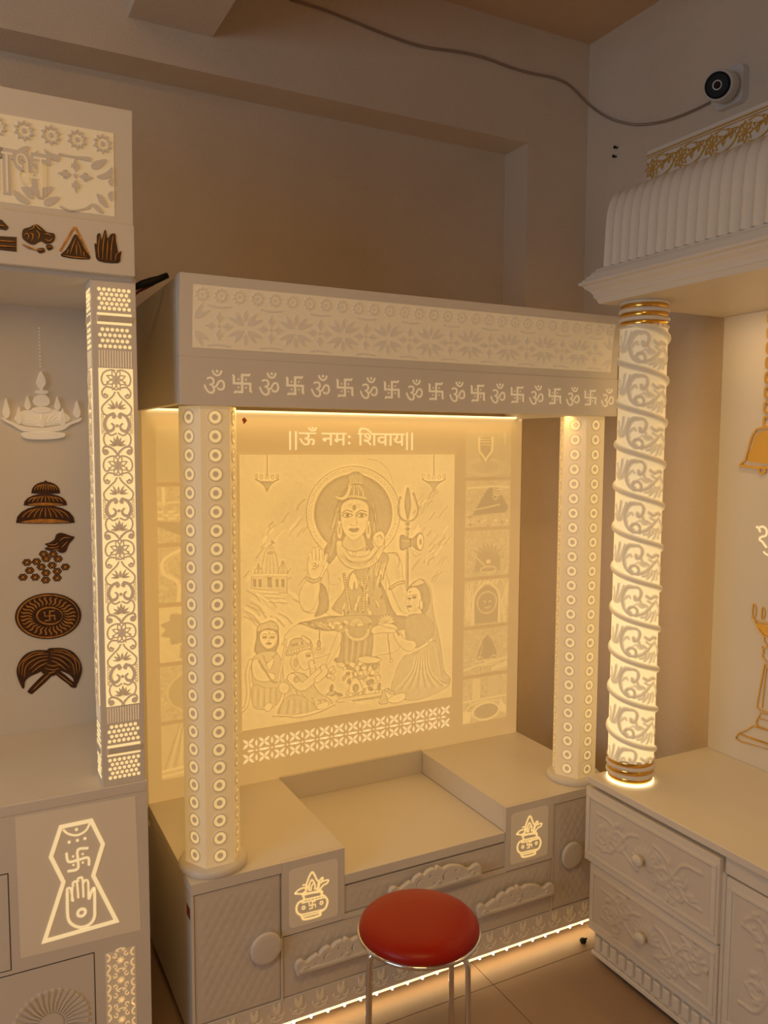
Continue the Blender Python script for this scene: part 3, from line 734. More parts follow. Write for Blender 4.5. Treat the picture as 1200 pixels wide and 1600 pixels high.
S([(636,560),(640,595),(644,612),(634,622),(618,620),(609,614)], 3.5, .45); F([(598,640),(616,633),(626,637),(638,632),(653,638),(640,652),(620,654)], .55, .65); S([(600,641),(626,644),(652,639)], 2.5, .8)
S([(612,668),(628,672),(644,667)], 3, .32)
for cx in (549, 703): E(cx, 650, 13, 40, .12, .6); E(cx, 645, 6, 24, .55); E(cx, 605, 8, 12, .1, .5)
# torso, arms
F([(560,760),(520,800),(480,850),(468,930),(488,1010),(495,1100),(770,1110),(800,1000),(800,900),(868,850),(858,795),(800,768),(700,755)], .17, .45)
F([(800,770),(850,775),(880,820),(888,890),(905,960),(925,1040),(915,1090),(880,1080),(845,1010),(815,930),(798,860)], .14, .5)
R.fill([(850,800),(880,900),(890,960),(870,960),(850,880)], .24, soft=20*K)
S([(820,955),(858,930),(892,922)], 20, .55); S([(820,955),(858,930),(892,922)], 6, .25)
F([(760,930),(790,960),(830,1060),(850,1100),(760,1100)], .58)
F([(430,1000),(445,930),(482,850),(492,960),(480,1020),(420,1085),(370,1076)], .2, .5)
F([(440,930),(480,960),(490,1070),(415,1110),(436,1040)], .58)
F([(376,912),(440,922),(432,1010),(400,1070),(362,1078),(338,1040),(334,985)], .13, .5)
F([(384,790),(400,778),(462,786),(466,838),(442,892),(412,906),(388,888),(378,840)], .10, .5)
for x, y0 in ((392, 768), (411, 742), (431, 738), (449, 752)):
    S([(x+2,800),(x,y0)], 17, .42, 0); S([(x+2,802),(x,y0+2)], 12, .10, 0)
S([(460,830),(474,800),(478,775)], 14, .42); S([(460,830),(473,802),(477,778)], 9, .10)
S([(374,900),(408,920),(444,904)], 20, .5); 
for k in range(7): E(376+11*k, 905+12*math.sin(PI*k/6), 5, 6, .1, .6, 2)
S([(405,826),(418,820),(420,832),(408,838),(424,842),(418,854),(404,850)], 4, .6); S([(426,836),(436,830),(434,846)], 3.5, .6)
S([(488,860),(500,930),(540,930)], 3, .35); S([(545,900),(555,918)], 4, .45); S([(500,1020),(540,1000),(560,960)], 5, .3)
# tiger skin over the shoulder
F([(692,820),(730,770),(790,765),(812,800),(780,880),(772,960),(800,1060),(780,1105),(600,1105),(515,1070),(520,1040),(575,960),(600,880)], .46, .6)
for k in range(46):
    x, y = rng.uniform(560, 780), rng.uniform(800, 1095)
    if x < 700-(y-800)*.55 : continue
    S([(x, y), (x+rng.uniform(-12, 12), y+rng.uniform(14, 34))], rng.uniform(5, 11), rng.choice([.12, .7, .2]))
for k in range(24): x = 700+rng.uniform(0, 100); y = 775+rng.uniform(0, 120); S([(x, y), (x-10, y+35), (x-14, y+70)], 4, rng.choice([.1, .62]))
for k in range(16): E(572+k*2.2, 880+k*13, 7, 7, .3, .7); E(688-k*.8, 870+k*13.5, 7, 7, .3, .7)
F([(604,900),(622,870),(642,900),(650,940),(636,960),(628,920),(618,965),(600,945)], .05, .5)
# serpent
for w, v in ((34, .55), (26, .2)):
    S([(548,715),(552,770),(590,822),(650,838),(720,818),(765,760),(775,715),(750,690),(738,700),(748,730)], w, v)
    S([(560,740),(600,790),(640,800),(700,790),(745,740)], w*.8, v)
for k in range(18): S([(556+11*k, 775+50*math.sin(PI*k/18)), (562+11*k, 795+50*math.sin(PI*k/18))], 3, .5)
F([(728,690),(740,662),(772,650),(790,672),(784,716),(762,736),(742,722)], .15, .6); S([(748,680),(765,672),(780,690)], 5, .5)
S([(575,738),(600,752),(628,758),(660,750),(690,735)], 6, .5); E(629, 770, 8, 10, .15, .6); S([(800,770),(850,765),(868,800),(864,840)], 5, .5)
# lower part
R.cv = lambda p: C8(*p)
R.fill([(0,560),(1180,520),(1180,960),(0,980)], .16, soft=60*K)
F([(325,392),(400,372),(480,352),(560,350),(900,350),(900,420),(720,430),(545,440),(420,425)], .56, .62)
for k in range(16): S([(340+12*k, 388+rng.uniform(-6, 10)), (400+10*k, 410+rng.uniform(-10, 14))], 4, rng.choice([.3, .7]))
F([(253,470),(285,420),(340,393),(410,418),(470,430),(540,432),(550,485),(505,545),(420,575),(330,565),(270,520)], .12, .5)
F([(718,450),(790,432),(868,430),(885,480),(850,540),(770,556),(718,560)], .14, .45)
R.fill([(300,500),(480,520),(470,560),(330,555)], .24, soft=18*K)
F([(480,370),(560,352),(700,350),(716,420),(600,450),(520,420)], .4, .6); 
for k in range(16): E(500+14*k, 395+14*math.sin(k*1.9), 13, 9, rng.choice([.1, .6]), .5, 2, ang=rng.uniform(0, 3))
F([(562,440),(716,425),(720,560),(690,600),(660,645),(545,612),(556,520)], .52, .62)
for k in range(9): S([(572+17*k, 450), (570+16*k, 540), (566+14*k, 612)], 5, .36 if k % 2 else .62)
F([(540,440),(560,450),(545,520),(500,590),(475,610),(500,540)], .15, .45)
E(645, 425, 62, 54, .5); 
for k in range(26): a_ = PI*k/25; E(645+58*math.cos(a_), 425+50*math.sin(a_), 9, 8, .05, .5, 2, n=10)
for k in range(9): F(leaf(640, 400, 46, 16, 190+k*20, 5), .2, .55, 2, sm=0)
S([(443,425),(440,480),(436,525)], 5, .55); E(438, 498, 9, 18, .4, .65); E(436, 522, 10, 7, .2, .65)
S([(805,425),(812,500),(822,585)], 5, .5); E(824, 588, 8, 10, .2, .6)
# attendant on the right (kneeling, sari)
F([(985,160),(1035,200),(1050,320),(1085,480),(1108,640),(1145,688),(1100,725),(1068,640),(1050,480),(1000,350)], .36, .55)
F([(912,215),(935,175),(968,158),(1005,172),(1028,215),(1030,285),(1000,345),(975,320),(985,250),(960,205)], .6, .7)
F([(930,190),(950,168),(978,150),(1002,170),(985,180),(950,190)], .3, .7)
F([(908,235),(920,205),(955,196),(980,225),(984,275),(966,312),(940,325),(916,314),(906,285)], .12, .5)
S([(912,245),(930,238)], 4, .65); E(922, 256, 9, 4.5, .5, .75); E(948, 250, 11, 5, .5, .75); S([(936,240),(962,236)], 4, .65); S([(926,262),(916,282),(928,286)], 3, .5); E(922, 298, 12, 5, .55, .7); E(985, 290, 9, 26, .15, .6); E(926, 220, 4, 5, .7)
F([(935,318),(975,308),(985,345),(930,350)], .2)
F([(912,350),(960,338),(1010,345),(1048,385),(1052,450),(1000,500),(950,520),(905,470),(902,400)], .46, .6)
F([(840,430),(868,440),(905,475),(950,485),(958,510),(930,540),(890,525),(850,480)], .12, .5); F([(756,392),(790,382),(850,402),(856,432),(820,432),(775,415)], .12, .5)
F([(720,420),(760,398),(800,410),(850,420),(840,438),(770,440),(730,445)], .12, .5)
S([(852,425),(866,450)], 12, .5, 0); 
for k in range(8): F(leaf(800, 385, 48, 16, 180+k*24, 5), .15, .55, 2, sm=0)
F([(955,550),(1010,510),(1060,480),(1080,560),(1100,680),(1138,690),(1130,725),(1050,770),(960,800),(880,792),(828,745),(838,680),(872,600),(900,560)], .34, .55)
for k in range(13): t_ = k/12; S([(960+60*t_, 560-30*t_), (930+110*t_, 650), (850+270*t_, 745-20*t_)], 4.5, .52 if k % 2 else .18)
for k in range(7): S([(1000+8*k, 470+5*k), (1030+6*k, 500+12*k), (1060+4*k, 600+10*k)], 4, .55 if k % 2 else .2)
S([(840,690),(870,600),(930,555),(1040,500)], 12, .2); S([(840,690),(870,600),(930,555),(1040,500)], 4, .55)
for k in range(5): S([(1080+6*k,690+5*k),(1110+6*k,700+3*k),(1140,682+5*k)], 3.5, .5)
F([(806,802),(840,776),(893,762),(902,785),(868,812),(825,814)], .04, .5)
for k in range(3): E(805+12*k, 745+8*k, 14, 9, .3, .6)
# attendant child on the left
F([(104,470),(112,410),(160,388),(212,410),(224,470),(216,520),(190,560),(140,560),(95,540)], .55, .65)
F([(108,432),(118,398),(150,385),(182,374),(212,392),(222,425),(165,415)], .32, .62)
for k in range(6): E(120+18*k, 412-6*math.sin(PI*k/5), 6, 6, .1, .6, 2)
F([(122,462),(135,432),(165,425),(200,432),(215,462),(206,500),(172,525),(138,505)], .1, .48)
for cx in (148, 190): S([(cx-14,452),(cx+2,445),(cx+14,452)], 3.5, .6); E(cx, 464, 11, 5.5, .4, .75)
S([(172,462),(174,482),(164,484)], 3, .42); E(170, 497, 14, 5, .55, .65); E(173, 440, 4, 6, .6)
F([(82,580),(130,545),(200,540),(236,580),(248,660),(240,735),(100,730),(78,650)], .3, .52)
F([(80,600),(112,580),(140,640),(200,660),(195,690),(140,700),(92,680)], .12, .5); F([(160,600),(180,570),(196,575),(192,610),(172,640)], .1, .5)
S([(118,590),(150,640),(190,700),(230,700)], 10, .5); S([(140,560),(160,600),(215,545)], 5, .55)
F([(84,720),(160,735),(236,738),(230,800),(180,845),(90,838)], .33, .52)
for k in range(8): S([(100+16*k, 735), (96+16*k, 830)], 4, .5 if k % 2 else .2)
for w, v in ((22, .45), (14, .18)): S([(72,590),(56,660),(62,760),(50,830),(20,860)], w, v)
F([(145,842),(165,815),(190,822),(180,852),(160,860)], .1, .5)
for w, v in ((26, .5), (18, .2)): S([(245,500),(262,480),(250,560),(222,700)], w*.5, v)
# elephant-headed child
F([(262,560),(278,510),(295,475),(345,468),(392,480),(400,522),(350,545),(290,560)], .34, .6)
for k in range(8): E(282+15*k, 545-4*k, 7, 7, .1, .6, 2); E(296+13*k, 505-3*k, 8, 8, rng.choice([.15, .55]), .5, 2)
F([(345,470),(352,455),(372,465),(392,480),(385,500)], .2, .6)
E(314, 596, 27, 44, .2, .55); E(314, 600, 14, 28, .38)
F([(322,560),(352,535),(392,530),(408,560),(412,605),(420,645),(408,668),(392,660),(390,628),(360,640),(335,615)], .12, .52)
for w, v in ((32, .5), (24, .12)): S([(398,600),(408,650),(400,690),(372,690),(352,672)], w, v)
for k in range(4): S([(392,630+12*k),(418,634+12*k)], 2.5, .4)
E(382, 562, 12, 6, .45, .75); S([(368,552),(384,545),(400,552)], 3.5, .6); S([(396,618),(420,612)], 6, .02)
F([(262,690),(300,650),(350,660),(400,700),(440,760),(505,800),(498,838),(420,852),(225,880),(250,790)], .28, .55)
for w, v in ((48, .5), (40, .13)): S([(292,680),(345,728),(400,690),(455,640)], w, v)
for w, v in ((36, .5), (28, .13)): S([(430,690),(470,650),(462,625)], w, v)
E(252, 735, 28, 30, .14, .5); E(318, 690, 14, 16, .35, .6)
for k in range(10): S([(300+14*k, 745+6*k), (330+16*k, 800), (320+18*k, 850-3*k)], 4, .5 if k % 2 else .15)
F([(250,800),(310,770),(390,800),(420,850),(300,880),(225,885)], .35, .55)
for k in range(9): S([(262+16*k, 800), (250+18*k, 870)], 3.5, .52 if k % 2 else .2)
F([(430,830),(475,808),(492,818),(480,838),(440,850)], .08, .5)
S([(195,884),(260,884),(330,890),(430,866),(520,825)], 11, .5); S([(195,882),(260,881),(330,886),(430,862),(520,821)], 5, .08)
# offerings
for k in range(58):
    x, y = rng.uniform(490, 780), rng.uniform(575, 790)
    if y > 820-(x-490)*.1: continue
    E(x, y, rng.uniform(10, 24), rng.uniform(8, 16), rng.choice([.1, .2, .4, .55]), .58, 2.5, ang=rng.uniform(0, 3), n=14)
F([(540,795),(620,780),(760,760),(770,775),(640,798),(545,812)], .2, .55); F([(600,760),(612,700),(635,680),(660,705),(672,752)], .15, .6); E(635, 735, 15, 22, .5, .7); E(635, 660, 9, 12, .05, .6)
F([(775,770),(785,745),(796,770),(806,815),(760,818)], .3, .6)
for k in range(12): E(700+rng.uniform(-40, 50), 600+rng.uniform(-25, 30), 15, 13, rng.choice([.15, .5]), .6, 2.5, n=14)
F([(650,575),(700,565),(770,580),(740,600),(670,600)], .15, .55)
for k in range(20): S([(rng.uniform(560, 780), 800+rng.uniform(-6, 22)), (rng.uniform(560, 780), 800+rng.uniform(-6, 22))], 3, rng.choice([.05, .3])) if k < 6 else E(560+k*11, 812-k*1.5, 7, 5, .4, .55, 2, n=10)
tone = np.clip(R.t+nz8*.015, 0, 1)
bl = tone.copy()
for _ in range(60): bl = (bl*2+np.roll(bl, 1, 0)+np.roll(bl, -1, 0)+np.roll(bl, 1, 1)+np.roll(bl, -1, 1))/6
tone = np.clip(.30+.75*(bl-.30)+2.1*(tone-bl), 0, 1)
sm = tone.copy()
for _ in range(1): sm = (sm*2+np.roll(sm, 1, 0)+np.roll(sm, -1, 0)+np.roll(sm, 1, 1)+np.roll(sm, -1, 1))/6
R.t = sm
link('carved_scene', R.mesh('carved_scene', TP, .0065, 'relief_backlit', base=.0002, glow=1.36-1.22*tone), bpn, label='large backlit carving of a seated haloed deity with trident and attendants')
fr = MB()
for x0, x1, z0, z1 in ((PU0-.004, PU0, PV0-.004, PV1+.004), (PU1, PU1+.004, PV0-.004, PV1+.004), (PU0-.004, PU1+.004, PV0-.004, PV0), (PU0-.004, PU1+.004, PV1, PV1+.004)): fr.box(x0, x1, YB-.003, YB+.001, z0, z1)
fr.build('picture_frame', 'panel_backlit', bpn)
# ------------------------------------------------------------------ left shrine
LX0, LX1, LYF, LYB, LZ, LTOP = -.62, .366, 1.900, 2.371, .768, 1.918
LS = thing('shrine', (-.13, 2.15, 0), 'tall white shrine at the left edge with brown printed emblems', 'shrine')
MB().box(LX0, LX1, LYF+.012, LYB+.05, .03, LZ-.025).box(LX0, LX1, LYF, LYF+.012, .03, LZ-.025).build('cabinet_body', 'corian', LS, bevel=.001)
MB().box(LX0, LX1+.001, LYF-.001, LYB, LZ-.025, LZ).build('shelf_top', 'corian', LS, bevel=.002)
MB().box(.349, .361, 1.986, LYB+.05, LZ, LTOP).build('side_panel', 'corian', LS)
lbp = MB().box(LX0, LX1-.01, LYB, LYB+.05, LZ-.02, LTOP).build('back_panel', 'lpanel_backlit' if 'lpanel_backlit' in M else 'corian', LS)
# cornice
LB0, LB1, LC1 = 1.9276, 2.038, 2.282
lco = MB().box(LX0, .3575, 1.880, 1.90, LB0, LB1).box(LX0, .3575, 1.90, LYB+.05, LTOP, LTOP+.02).box(.34, .3575, 1.90, LYB+.05, LTOP+.02, LC1-.01).box(LX0, .3575, 1.92, LYB+.05, LC1-.03, LC1-.01).build('cornice', 'corian', LS, bevel=.0015)
lcov = lambda v: -.006+.014*((v-LB1)/(LC1-LB1))**2
TL = lambda u, v, h: (u, 1.893-lcov(v)-h, v)
pv = [LB1+.0005+(LC1-LB1)*i/10 for i in range(11)]
m = MB(); m.add([TL(x, v, 0) for v in pv for x in (LX0, .3585)]+[(x, 1.93, v) for v in (LB1+.0005, LC1) for x in (LX0, .3585)],
   [(2*i, 2*i+1, 2*i+3, 2*i+2) for i in range(10)]+[(20, 21, 25, 24), (0, 22, 23, 1), (22, 24, 25, 23), tuple(range(0, 21, 2))+(24, 22), tuple(range(1, 22, 2))+(25, 23)])
lub = m.build('cornice_cove', 'corian', LS)
m = MB(); vs = [2.056+(2.2300-2.056)*i/8 for i in range(9)]
m.add([TL(x, v, .0012) for v in vs for x in (-.55, .3195)], [(2*i, 2*i+1, 2*i+3, 2*i+2) for i in range(8)])
lin = m.build('frieze_inset', 'inset_bright', LS)
for i in range(16):
    m = MB(); star_ring(m, .2963-i*.0518, 2.2042, .0178, TL, .0008, .0042); m.build('rosette', 'corian', lin)
for u in (.2400, -.09, -.24, -.39): m = MB(); four_petal(m, u, 2.1300, .036, TL, .0008, .0042); m.build('petal_cross', 'corian', lin)
CM = lambda x, y: tuple(at(x/4.572, 130+y/4.572, y=1.893))[0::2]
def blade(pts, obj='leaf'):
    m = MB(); m.poly(cr([CM(*p) for p in pts], 3, True), TL, .0008, .0042); m.build(obj, 'corian', lin)
for pts in ([(650,600),(670,560),(760,545),(735,590),(690,615)], [(690,665),(750,640),(800,600),(800,660),(740,685)], [(770,700),(805,670),(805,735)], [(690,790),(740,810),(775,880),(750,880),(710,845)], [(655,860),(700,870),(745,925),(700,915)], [(770,790),(805,770),(805,835),(785,830)],
            [(425,500),(520,520),(640,530),(650,560),(620,555),(520,535),(430,515)], [(430,870),(500,900),(600,890),(650,860),(640,895),(520,912),(440,890)],
            [(310,470),(360,500),(430,520),(415,560),(350,530)], [(100,500),(150,460),(210,455),(190,500),(130,515)], [(310,850),(350,815),(425,810),(400,850),(340,875)], [(95,760),(150,790),(215,845),(190,860),(120,825)], [(245,640),(265,690),(262,770),(235,740),(225,690)], [(275,780),(310,745),(380,740),(350,790),(290,825)], [(150,740),(220,760),(245,820),(200,810)], [(245,520),(260,480),(275,520)]): blade(pts)
a, b = CM(-235, 745), CM(338, 528)
m = MB(); vv, ff = text('\u0932\u093e\u092d', TL, a[0]-.007, b[0]+.007, a[1]-.006, b[1]+.006, .0008, .0046, .045); m.add(vv, ff); m.build('letter_outline', 'corian', lin)
m = MB(); vv, ff = text('\u0932\u093e\u092d', TL, a[0]+.002, b[0]-.002, a[1]+.002, b[1]-.002, .0042, .0056, -.020); m.add(vv, ff); m.build('letters', 'inset_bright', lin)
# printed emblems on the lower band
TB2 = FY(1.880)
CM2 = lambda x, y: tuple(at(x/4.572, 130+y/4.572, y=1.880))[0::2]
_emk = [0]
def EMK():                                    # overlapping prints lie on one another
    _emk[0] += 1; return .00012*(_emk[0] % 16)
def emblem(polys, golds, name='printed_emblem', T=TB2, cv=CM2, parent=LS, sm=3, lab=None, w=.0016):
    o = None
    for k, pts in enumerate(polys):
        q = [cv(*p) for p in pts]
        o2 = MB().poly(cr(q, sm, True) if sm else q, T, 0, .0012+EMK()).build(name if k == 0 else 'print_patch', 'brown_print', parent if k == 0 else o)
        if k == 0: o = o2; tag(o, lab)
    if golds:
        m = MB()
        for g in golds:
            q = [cv(*p) for p in g]
            m.ribbon(cr(q, 4), w, T, .0010, .0042, taper=True)
        m.build('gold_lines', 'gold_print', o, kind='stuff')
    return o
emblem([[(-60,1090),(118,1100),(118,1205),(-60,1185)], [(-60,985),(10,975),(62,1030),(45,1052),(-20,1040),(-60,1050)]], [[(-50,1125),(110,1135)], [(-50,1160),(110,1172)], [(-30,1010),(30,1025)]], sm=0)
emblem([[(158,1100),(165,1045),(210,1030),(258,1008),(305,1040),(335,1065),(385,1075),(392,1110),(370,1140),(330,1150),(290,1130),(240,1155),(190,1135)], [(265,1185),(310,1178),(320,1205),(280,1215)], [(328,1160),(365,1155),(378,1180),(345,1195)]],
       [[(205,1050),(235,1040),(250,1015),(275,1040),(300,1060)], [(175,1090),(190,1075),(205,1095),(195,1120)], [(215,1075),(235,1085),(225,1130)], [(260,1055),(280,1080),(270,1120)], [(310,1085),(340,1080),(365,1095)], [(320,1115),(350,1130),(375,1110)], [(275,1195),(310,1192)], [(335,1175),(370,1172)], [(190,1165),(250,1190),(300,1190)], [(160,1150),(215,1185)]])
emblem([[(440,1238),(470,1190),(500,1140),(525,1090),(545,1082),(575,1130),(605,1190),(640,1258)]],
       [[(450,1232),(530,1245),(625,1252)], [(500,1220),(515,1170),(540,1110)], [(545,1230),(545,1150)], [(580,1235),(570,1180),(550,1130)], [(475,1220),(490,1190)], [(600,1240),(595,1205)]])
m = MB()
for k in range(12):
    t_ = k/11; p = CM2(432+95*t_, 1195-160*t_) ; m.ring(p[0], p[1], 0, .0028, TB2, 0, .0012, 7)
    p = CM2(628-88*t_, 1215-180*t_); m.ring(p[0], p[1], 0, .0028, TB2, 0, .0012, 7)
m.build('gold_lettering', 'gold_print', LS, kind='stuff')
emblem([[(703,1270),(680,1200),(675,1145),(690,1150),(692,1085),(715,1075),(725,1120),(742,1060),(755,1052),(768,1110),(790,1080),(822,1078),(828,1130),(835,1165),(845,1210),(865,1200),(860,1240),(842,1285)]],
       [[(705,1250),(700,1180),(712,1090)], [(730,1262),(735,1160),(748,1070)], [(760,1265),(765,1180),(770,1120)], [(790,1268),(795,1160),(808,1090)], [(820,1272),(830,1225),(860,1205)]])
# square pillar with pierced ornament
PX0, PX1, PY0, PY1 = .2665, .3625, 1.9035, 1.985
lp = MB().box(PX0, PX1, PY0, PY1, LZ, LB0).build('pillar', 'corian', LS, bevel=.0012, label='square pillar with glowing floral lattice')
TF = FY(PY0); TS_ = lambda u, v, h: (PX0-h, PY1-u, v)        # front face and left face
U0, U1 = PX0+.012, PX1-.010
GW = PX1-PX0-.022
def lit(u0, u1, v0, v1, T, nm='lit_panel'): return MB().poly([(u0, v0), (u1, v0), (u1, v1), (u0, v1)], T, -.002, .0008).build(nm, 'lattice_backlit', lp)
def comb(u0, u1, v0, v1, T):                  # pierced honeycomb: round openings
    m = MB(); r_ = .0040; nx = int((u1-u0)/.0098); ny = int((v1-v0)/.0098)
    for j in range(ny):
        for i in range(nx if j % 2 == 0 else nx-1):
            m.ring(u0+(i+.5+(.5 if j % 2 else 0))*(u1-u0)/nx, v0+(j+.5)*(v1-v0)/ny, 0, r_, T, -.001, .0009, 8)
    m.build('honeycomb_band', 'lattice_backlit', lp, kind='stuff')
def cord(u0, u1, v0, v1, T):
    h = (v1-v0)
    lit(u0, u1, v0, v1, T, 'cord_band')
    m = MB(); m.poly([(u0, v0+h*.22), (u1, v0+h*.22), (u1, v0+h*.78), (u0, v0+h*.78)], T, 0, .0018)
    for k in range(15):
        u = u0+(u1-u0)*(k+.2)/15; m.ribbon([(u, v0+h*.24), (u+.006, v0+h*.76)], .002, T, .0015, .0030)
    m.build('twisted_cord', 'corian', lp, kind='stuff')
def reeds(u0, u1, v0, v1, T):
    m = MB()
    for k in range(13):
        u = u0+(u1-u0)*(k+.5)/13; m.poly([(u-.0012, v0), (u+.0012, v0), (u+.0012, v1), (u-.0012, v1)], T, -.001, .0010)
    m.build('reed_band', 'reed_lit', lp, kind='stuff')
mat('reed_lit', CO, .4, emit=(1, .68, .36), es=.25, sampling='NONE')
for T_, ua, ub_ in ((TF, U0, U1), (TS_, .012, .070)):
    comb(ua, ub_, 1.852, 1.903, T_); cord(ua, ub_, 1.822, 1.847, T_); comb(ua, ub_, 1.768, 1.817, T_); reeds(ua, ub_, 1.729, 1.765, T_)
    reeds(ua, ub_, .917, .952, T_); comb(ua, ub_, .868, .913, T_); cord(ua, ub_, .838, .864, T_); comb(ua, ub_, .782, .834, T_)
    lit(ua, ub_, .956, 1.726, T_, 'lit_panel')
def lattice(T, uc, W, ztop, per, n, i0):
    k = W/230; z = lambda y: -y*per/535
    def L(pts): return [(uc+x*k, ztop+z(y+60)-i0*per) for x, y in pts]
    m = MB(); w = 12*k; h0, h1 = .0, .0026
    for a in range(8): m.ribbon(L(leaf(0, 0, 66, 30, a*45+22.5, 5))+L([(0, 0)]), w*.75, T, h0, h1)
    for s_ in (1, -1):
        X = lambda pts: L([(s_*x, y) for x, y in pts])
        m.ribbon(X(cr([(5,-58),(45,-60),(85,-40),(98,0),(84,32),(62,28),(58,8)], 4)), w, T, h0, h1)
        m.ribbon(X(cr([(0,62),(30,50),(70,45),(96,75),(88,105),(66,110),(58,92)], 4)), w, T, h0, h1)
        m.ring(*X([(76, 92)])[0], 0, 11*k, T, h0, h1, 10)
        m.ribbon(X(cr([(8,72),(25,100),(60,130),(98,170),(92,205),(60,222),(25,205),(8,225)], 4)), w, T, h0, h1)
        for a, ln in ((60, 66), (30, 62), (4, 60)): m.poly(X(leaf(8, 178, ln, 15, -a, 5)), T, h0, h1)
        m.ribbon(X(cr([(6,232),(40,215),(70,238),(84,280),(64,318),(30,310),(22,285),(40,268)], 4)), [w*1.5, w*2.2, w], T, h0, h1)
        for q in range(8):
            a_ = math.radians(-70+q*20); c_ = X([(94+14*math.cos(a_)*.3, 270-62*math.sin(a_))])[0]
            m.ring(c_[0], c_[1], 6.5*k, 10.5*k, T, h0, h1, 8)
        m.ring(*X([(22, 232)])[0], 0, 12*k, T, h0, h1, 8)
        m.ribbon(X(cr([(4,330),(40,345),(72,330),(92,362),(80,405),(45,420),(6,450)], 4)), w, T, h0, h1)
        for a, ln in ((70, 60), (38, 62), (8, 56)): m.poly(X(leaf(6, 410, ln, 17, -a, 5)), T, h0, h1)
        m.ribbon(X(cr([(2,462),(40,425),(85,415),(98,440),(86,462),(66,455),(70,438)], 4)), w*1.15, T, h0, h1)
        m.ring(*X([(80, 442)])[0], 0, 14*k, T, h0, h1, 10)
        m.ribbon(X([(3,455),(8,475)]), w, T, h0, h1)
    m.poly(L([(0,420),(14,375),(0,340),(-14,375)]), T, h0, h1); m.poly(L(leaf(0, 180, 52, 20, -90, 5)), T, h0, h1); m.ring(*L([(0, 285)])[0], 0, 12*k, T, h0, h1, 10)
    m.build('lattice_motif', 'lattice_raised', lp)
for i in range(4):
    lattice(TF, (U0+U1)/2, (U1-U0), 1.722, .1915, 4, i); lattice(TS_, .041, .056, 1.722, .1915, 4, i)
# ---- carved lamp and printed emblems on the back panel
TLP = FY(LYB)
D2 = lambda x, y: tuple(at(x/4, 440+y/4, y=LYB))[0::2]
D3 = lambda x, y: tuple(at(x/4, 840+y/4, y=LYB))[0::2]
mat('lamp_stone', (.86, .83, .78), .4, emit=(1, .72, .4), es=.11, sampling='NONE')
lm = MB().poly(cr([D2(*p) for p in ((12,848),(60,872),(150,905),(260,915),(370,900),(460,872),(503,850),(500,872),(440,895),(390,928),(300,940),(150,935),(80,900),(20,868))], 3, True), TLP, 0, .010).build('hanging_lamp', 'lamp_stone', LS, bevel=.003, label='white carved oil lamp with seven flames')
def lpart(nm, pts, h=.012, h0=0): MB().poly(cr([D2(*p) for p in pts], 3, True), TLP, h0, h).build(nm, 'lamp_stone', lm, bevel=.002)
ell_ = lambda cx, cy, rx, ry, n=14: [(cx+rx*math.cos(t), cy+ry*math.sin(t)) for t in np.linspace(0, 2*PI, n, endpoint=False)]
lpart('lamp_dish', [(90,860),(130,815),(200,800),(320,800),(400,820),(440,862),(370,892),(260,905),(150,895)], .006)
lpart('lamp_foot', [(132,948),(200,940),(330,940),(402,948),(398,972),(330,985),(220,988),(150,978)], .012)
lpart('lamp_collar', ell_(257, 692, 43, 13), .014); lpart('lamp_bulb', [(235,712),(205,740),(215,772),(258,782),(302,772),(308,742),(285,712)], .012); lpart('lamp_dome', ell_(258, 803, 62, 20), .010)
lpart('lamp_finial', [(252,560),(235,600),(226,640),(245,668),(250,688),(266,688),(268,665),(284,640),(276,600)], .014)
for cx, cy, w, h in ((38, 792, 24, 64), (117, 835, 20, 55), (171, 757, 20, 46), (262, 868, 18, 44), (357, 762, 19, 44), (390, 846, 20, 54), (479, 798, 23, 56)):
    lpart('flame', [(cx-2, cy-h), (cx-w*.7, cy-h*.2), (cx-w, cy+h*.45), (cx-w*.3, cy+h), (cx+w*.6, cy+h*.9), (cx+w, cy+h*.4), (cx+w*.6, cy-h*.2)], .012, .002)
m = MB()
for k in range(12): p = D2(245+k*.6, 290+k*22); m.ring(p[0], p[1], 0, .0022, TLP, 0, .003, 6)
m.build('lamp_chain', 'lamp_stone', lm, kind='stuff')
m = MB()
for k in range(11): a_ = 205+k*13; p = [D2(260+150*math.cos(math.radians(a_))*(q), 905+75*math.sin(math.radians(a_))*q) for q in (.35, .95)]; m.ribbon(p, .004, TLP, .004, .009, taper=True)
m.build('lamp_fluting', 'lamp_stone', lm, kind='stuff')
def pe(pts, golds, cv, lab=None, sm=3, gold=(), w=.0024):
    o = emblem([pts], golds, 'printed_emblem', TLP, cv, LS, sm, lab, w)
    for g in gold: MB().poly(cr([cv(*p) for p in g], 3, True), TLP, .0008, .0034).build('gold_patch', 'gold_print', o)
    return o
for cx, yt, yb, hw in ((285, 1250, 1322, 90), (283, 1325, 1397, 136), (283, 1398, 1506, 184)):
    top = [(cx+hw*math.cos(t), yb-(yb-yt)*math.sin(t)**.9) for t in np.linspace(PI, 0, 11)]
    bot = [(cx+hw*math.cos(t)*.97, yb+(4 if hw < 180 else 6)*math.sin(t)) for t in np.linspace(.2, PI-.2, 7)]
    gl = []
    for k in range(9):
        f_ = -1+2*(k+.5)/9; gl.append([(cx+f_*hw*.35, yt+10+10*abs(f_)), (cx+f_*hw*.72, yt+(yb-yt)*.42), (cx+f_*hw*.90, yb-(yb-yt)*.28)])
    pe(top+bot, gl, D2, 'brown and gold printed tier of the umbrella emblem', 0, gold=[[(cx-hw*.82, yb-4), (cx-hw*.3, yb-(yb-yt)*.20), (cx+hw*.3, yb-(yb-yt)*.20), (cx+hw*.82, yb-4), (cx+hw*.3, yb+2), (cx-hw*.3, yb+2)]] if hw > 100 else [])
MB().ring(*D2(285, 1252), 0, .004, TLP, 0, .0014, 10).build('umbrella_finial', 'brown_print', lbp)
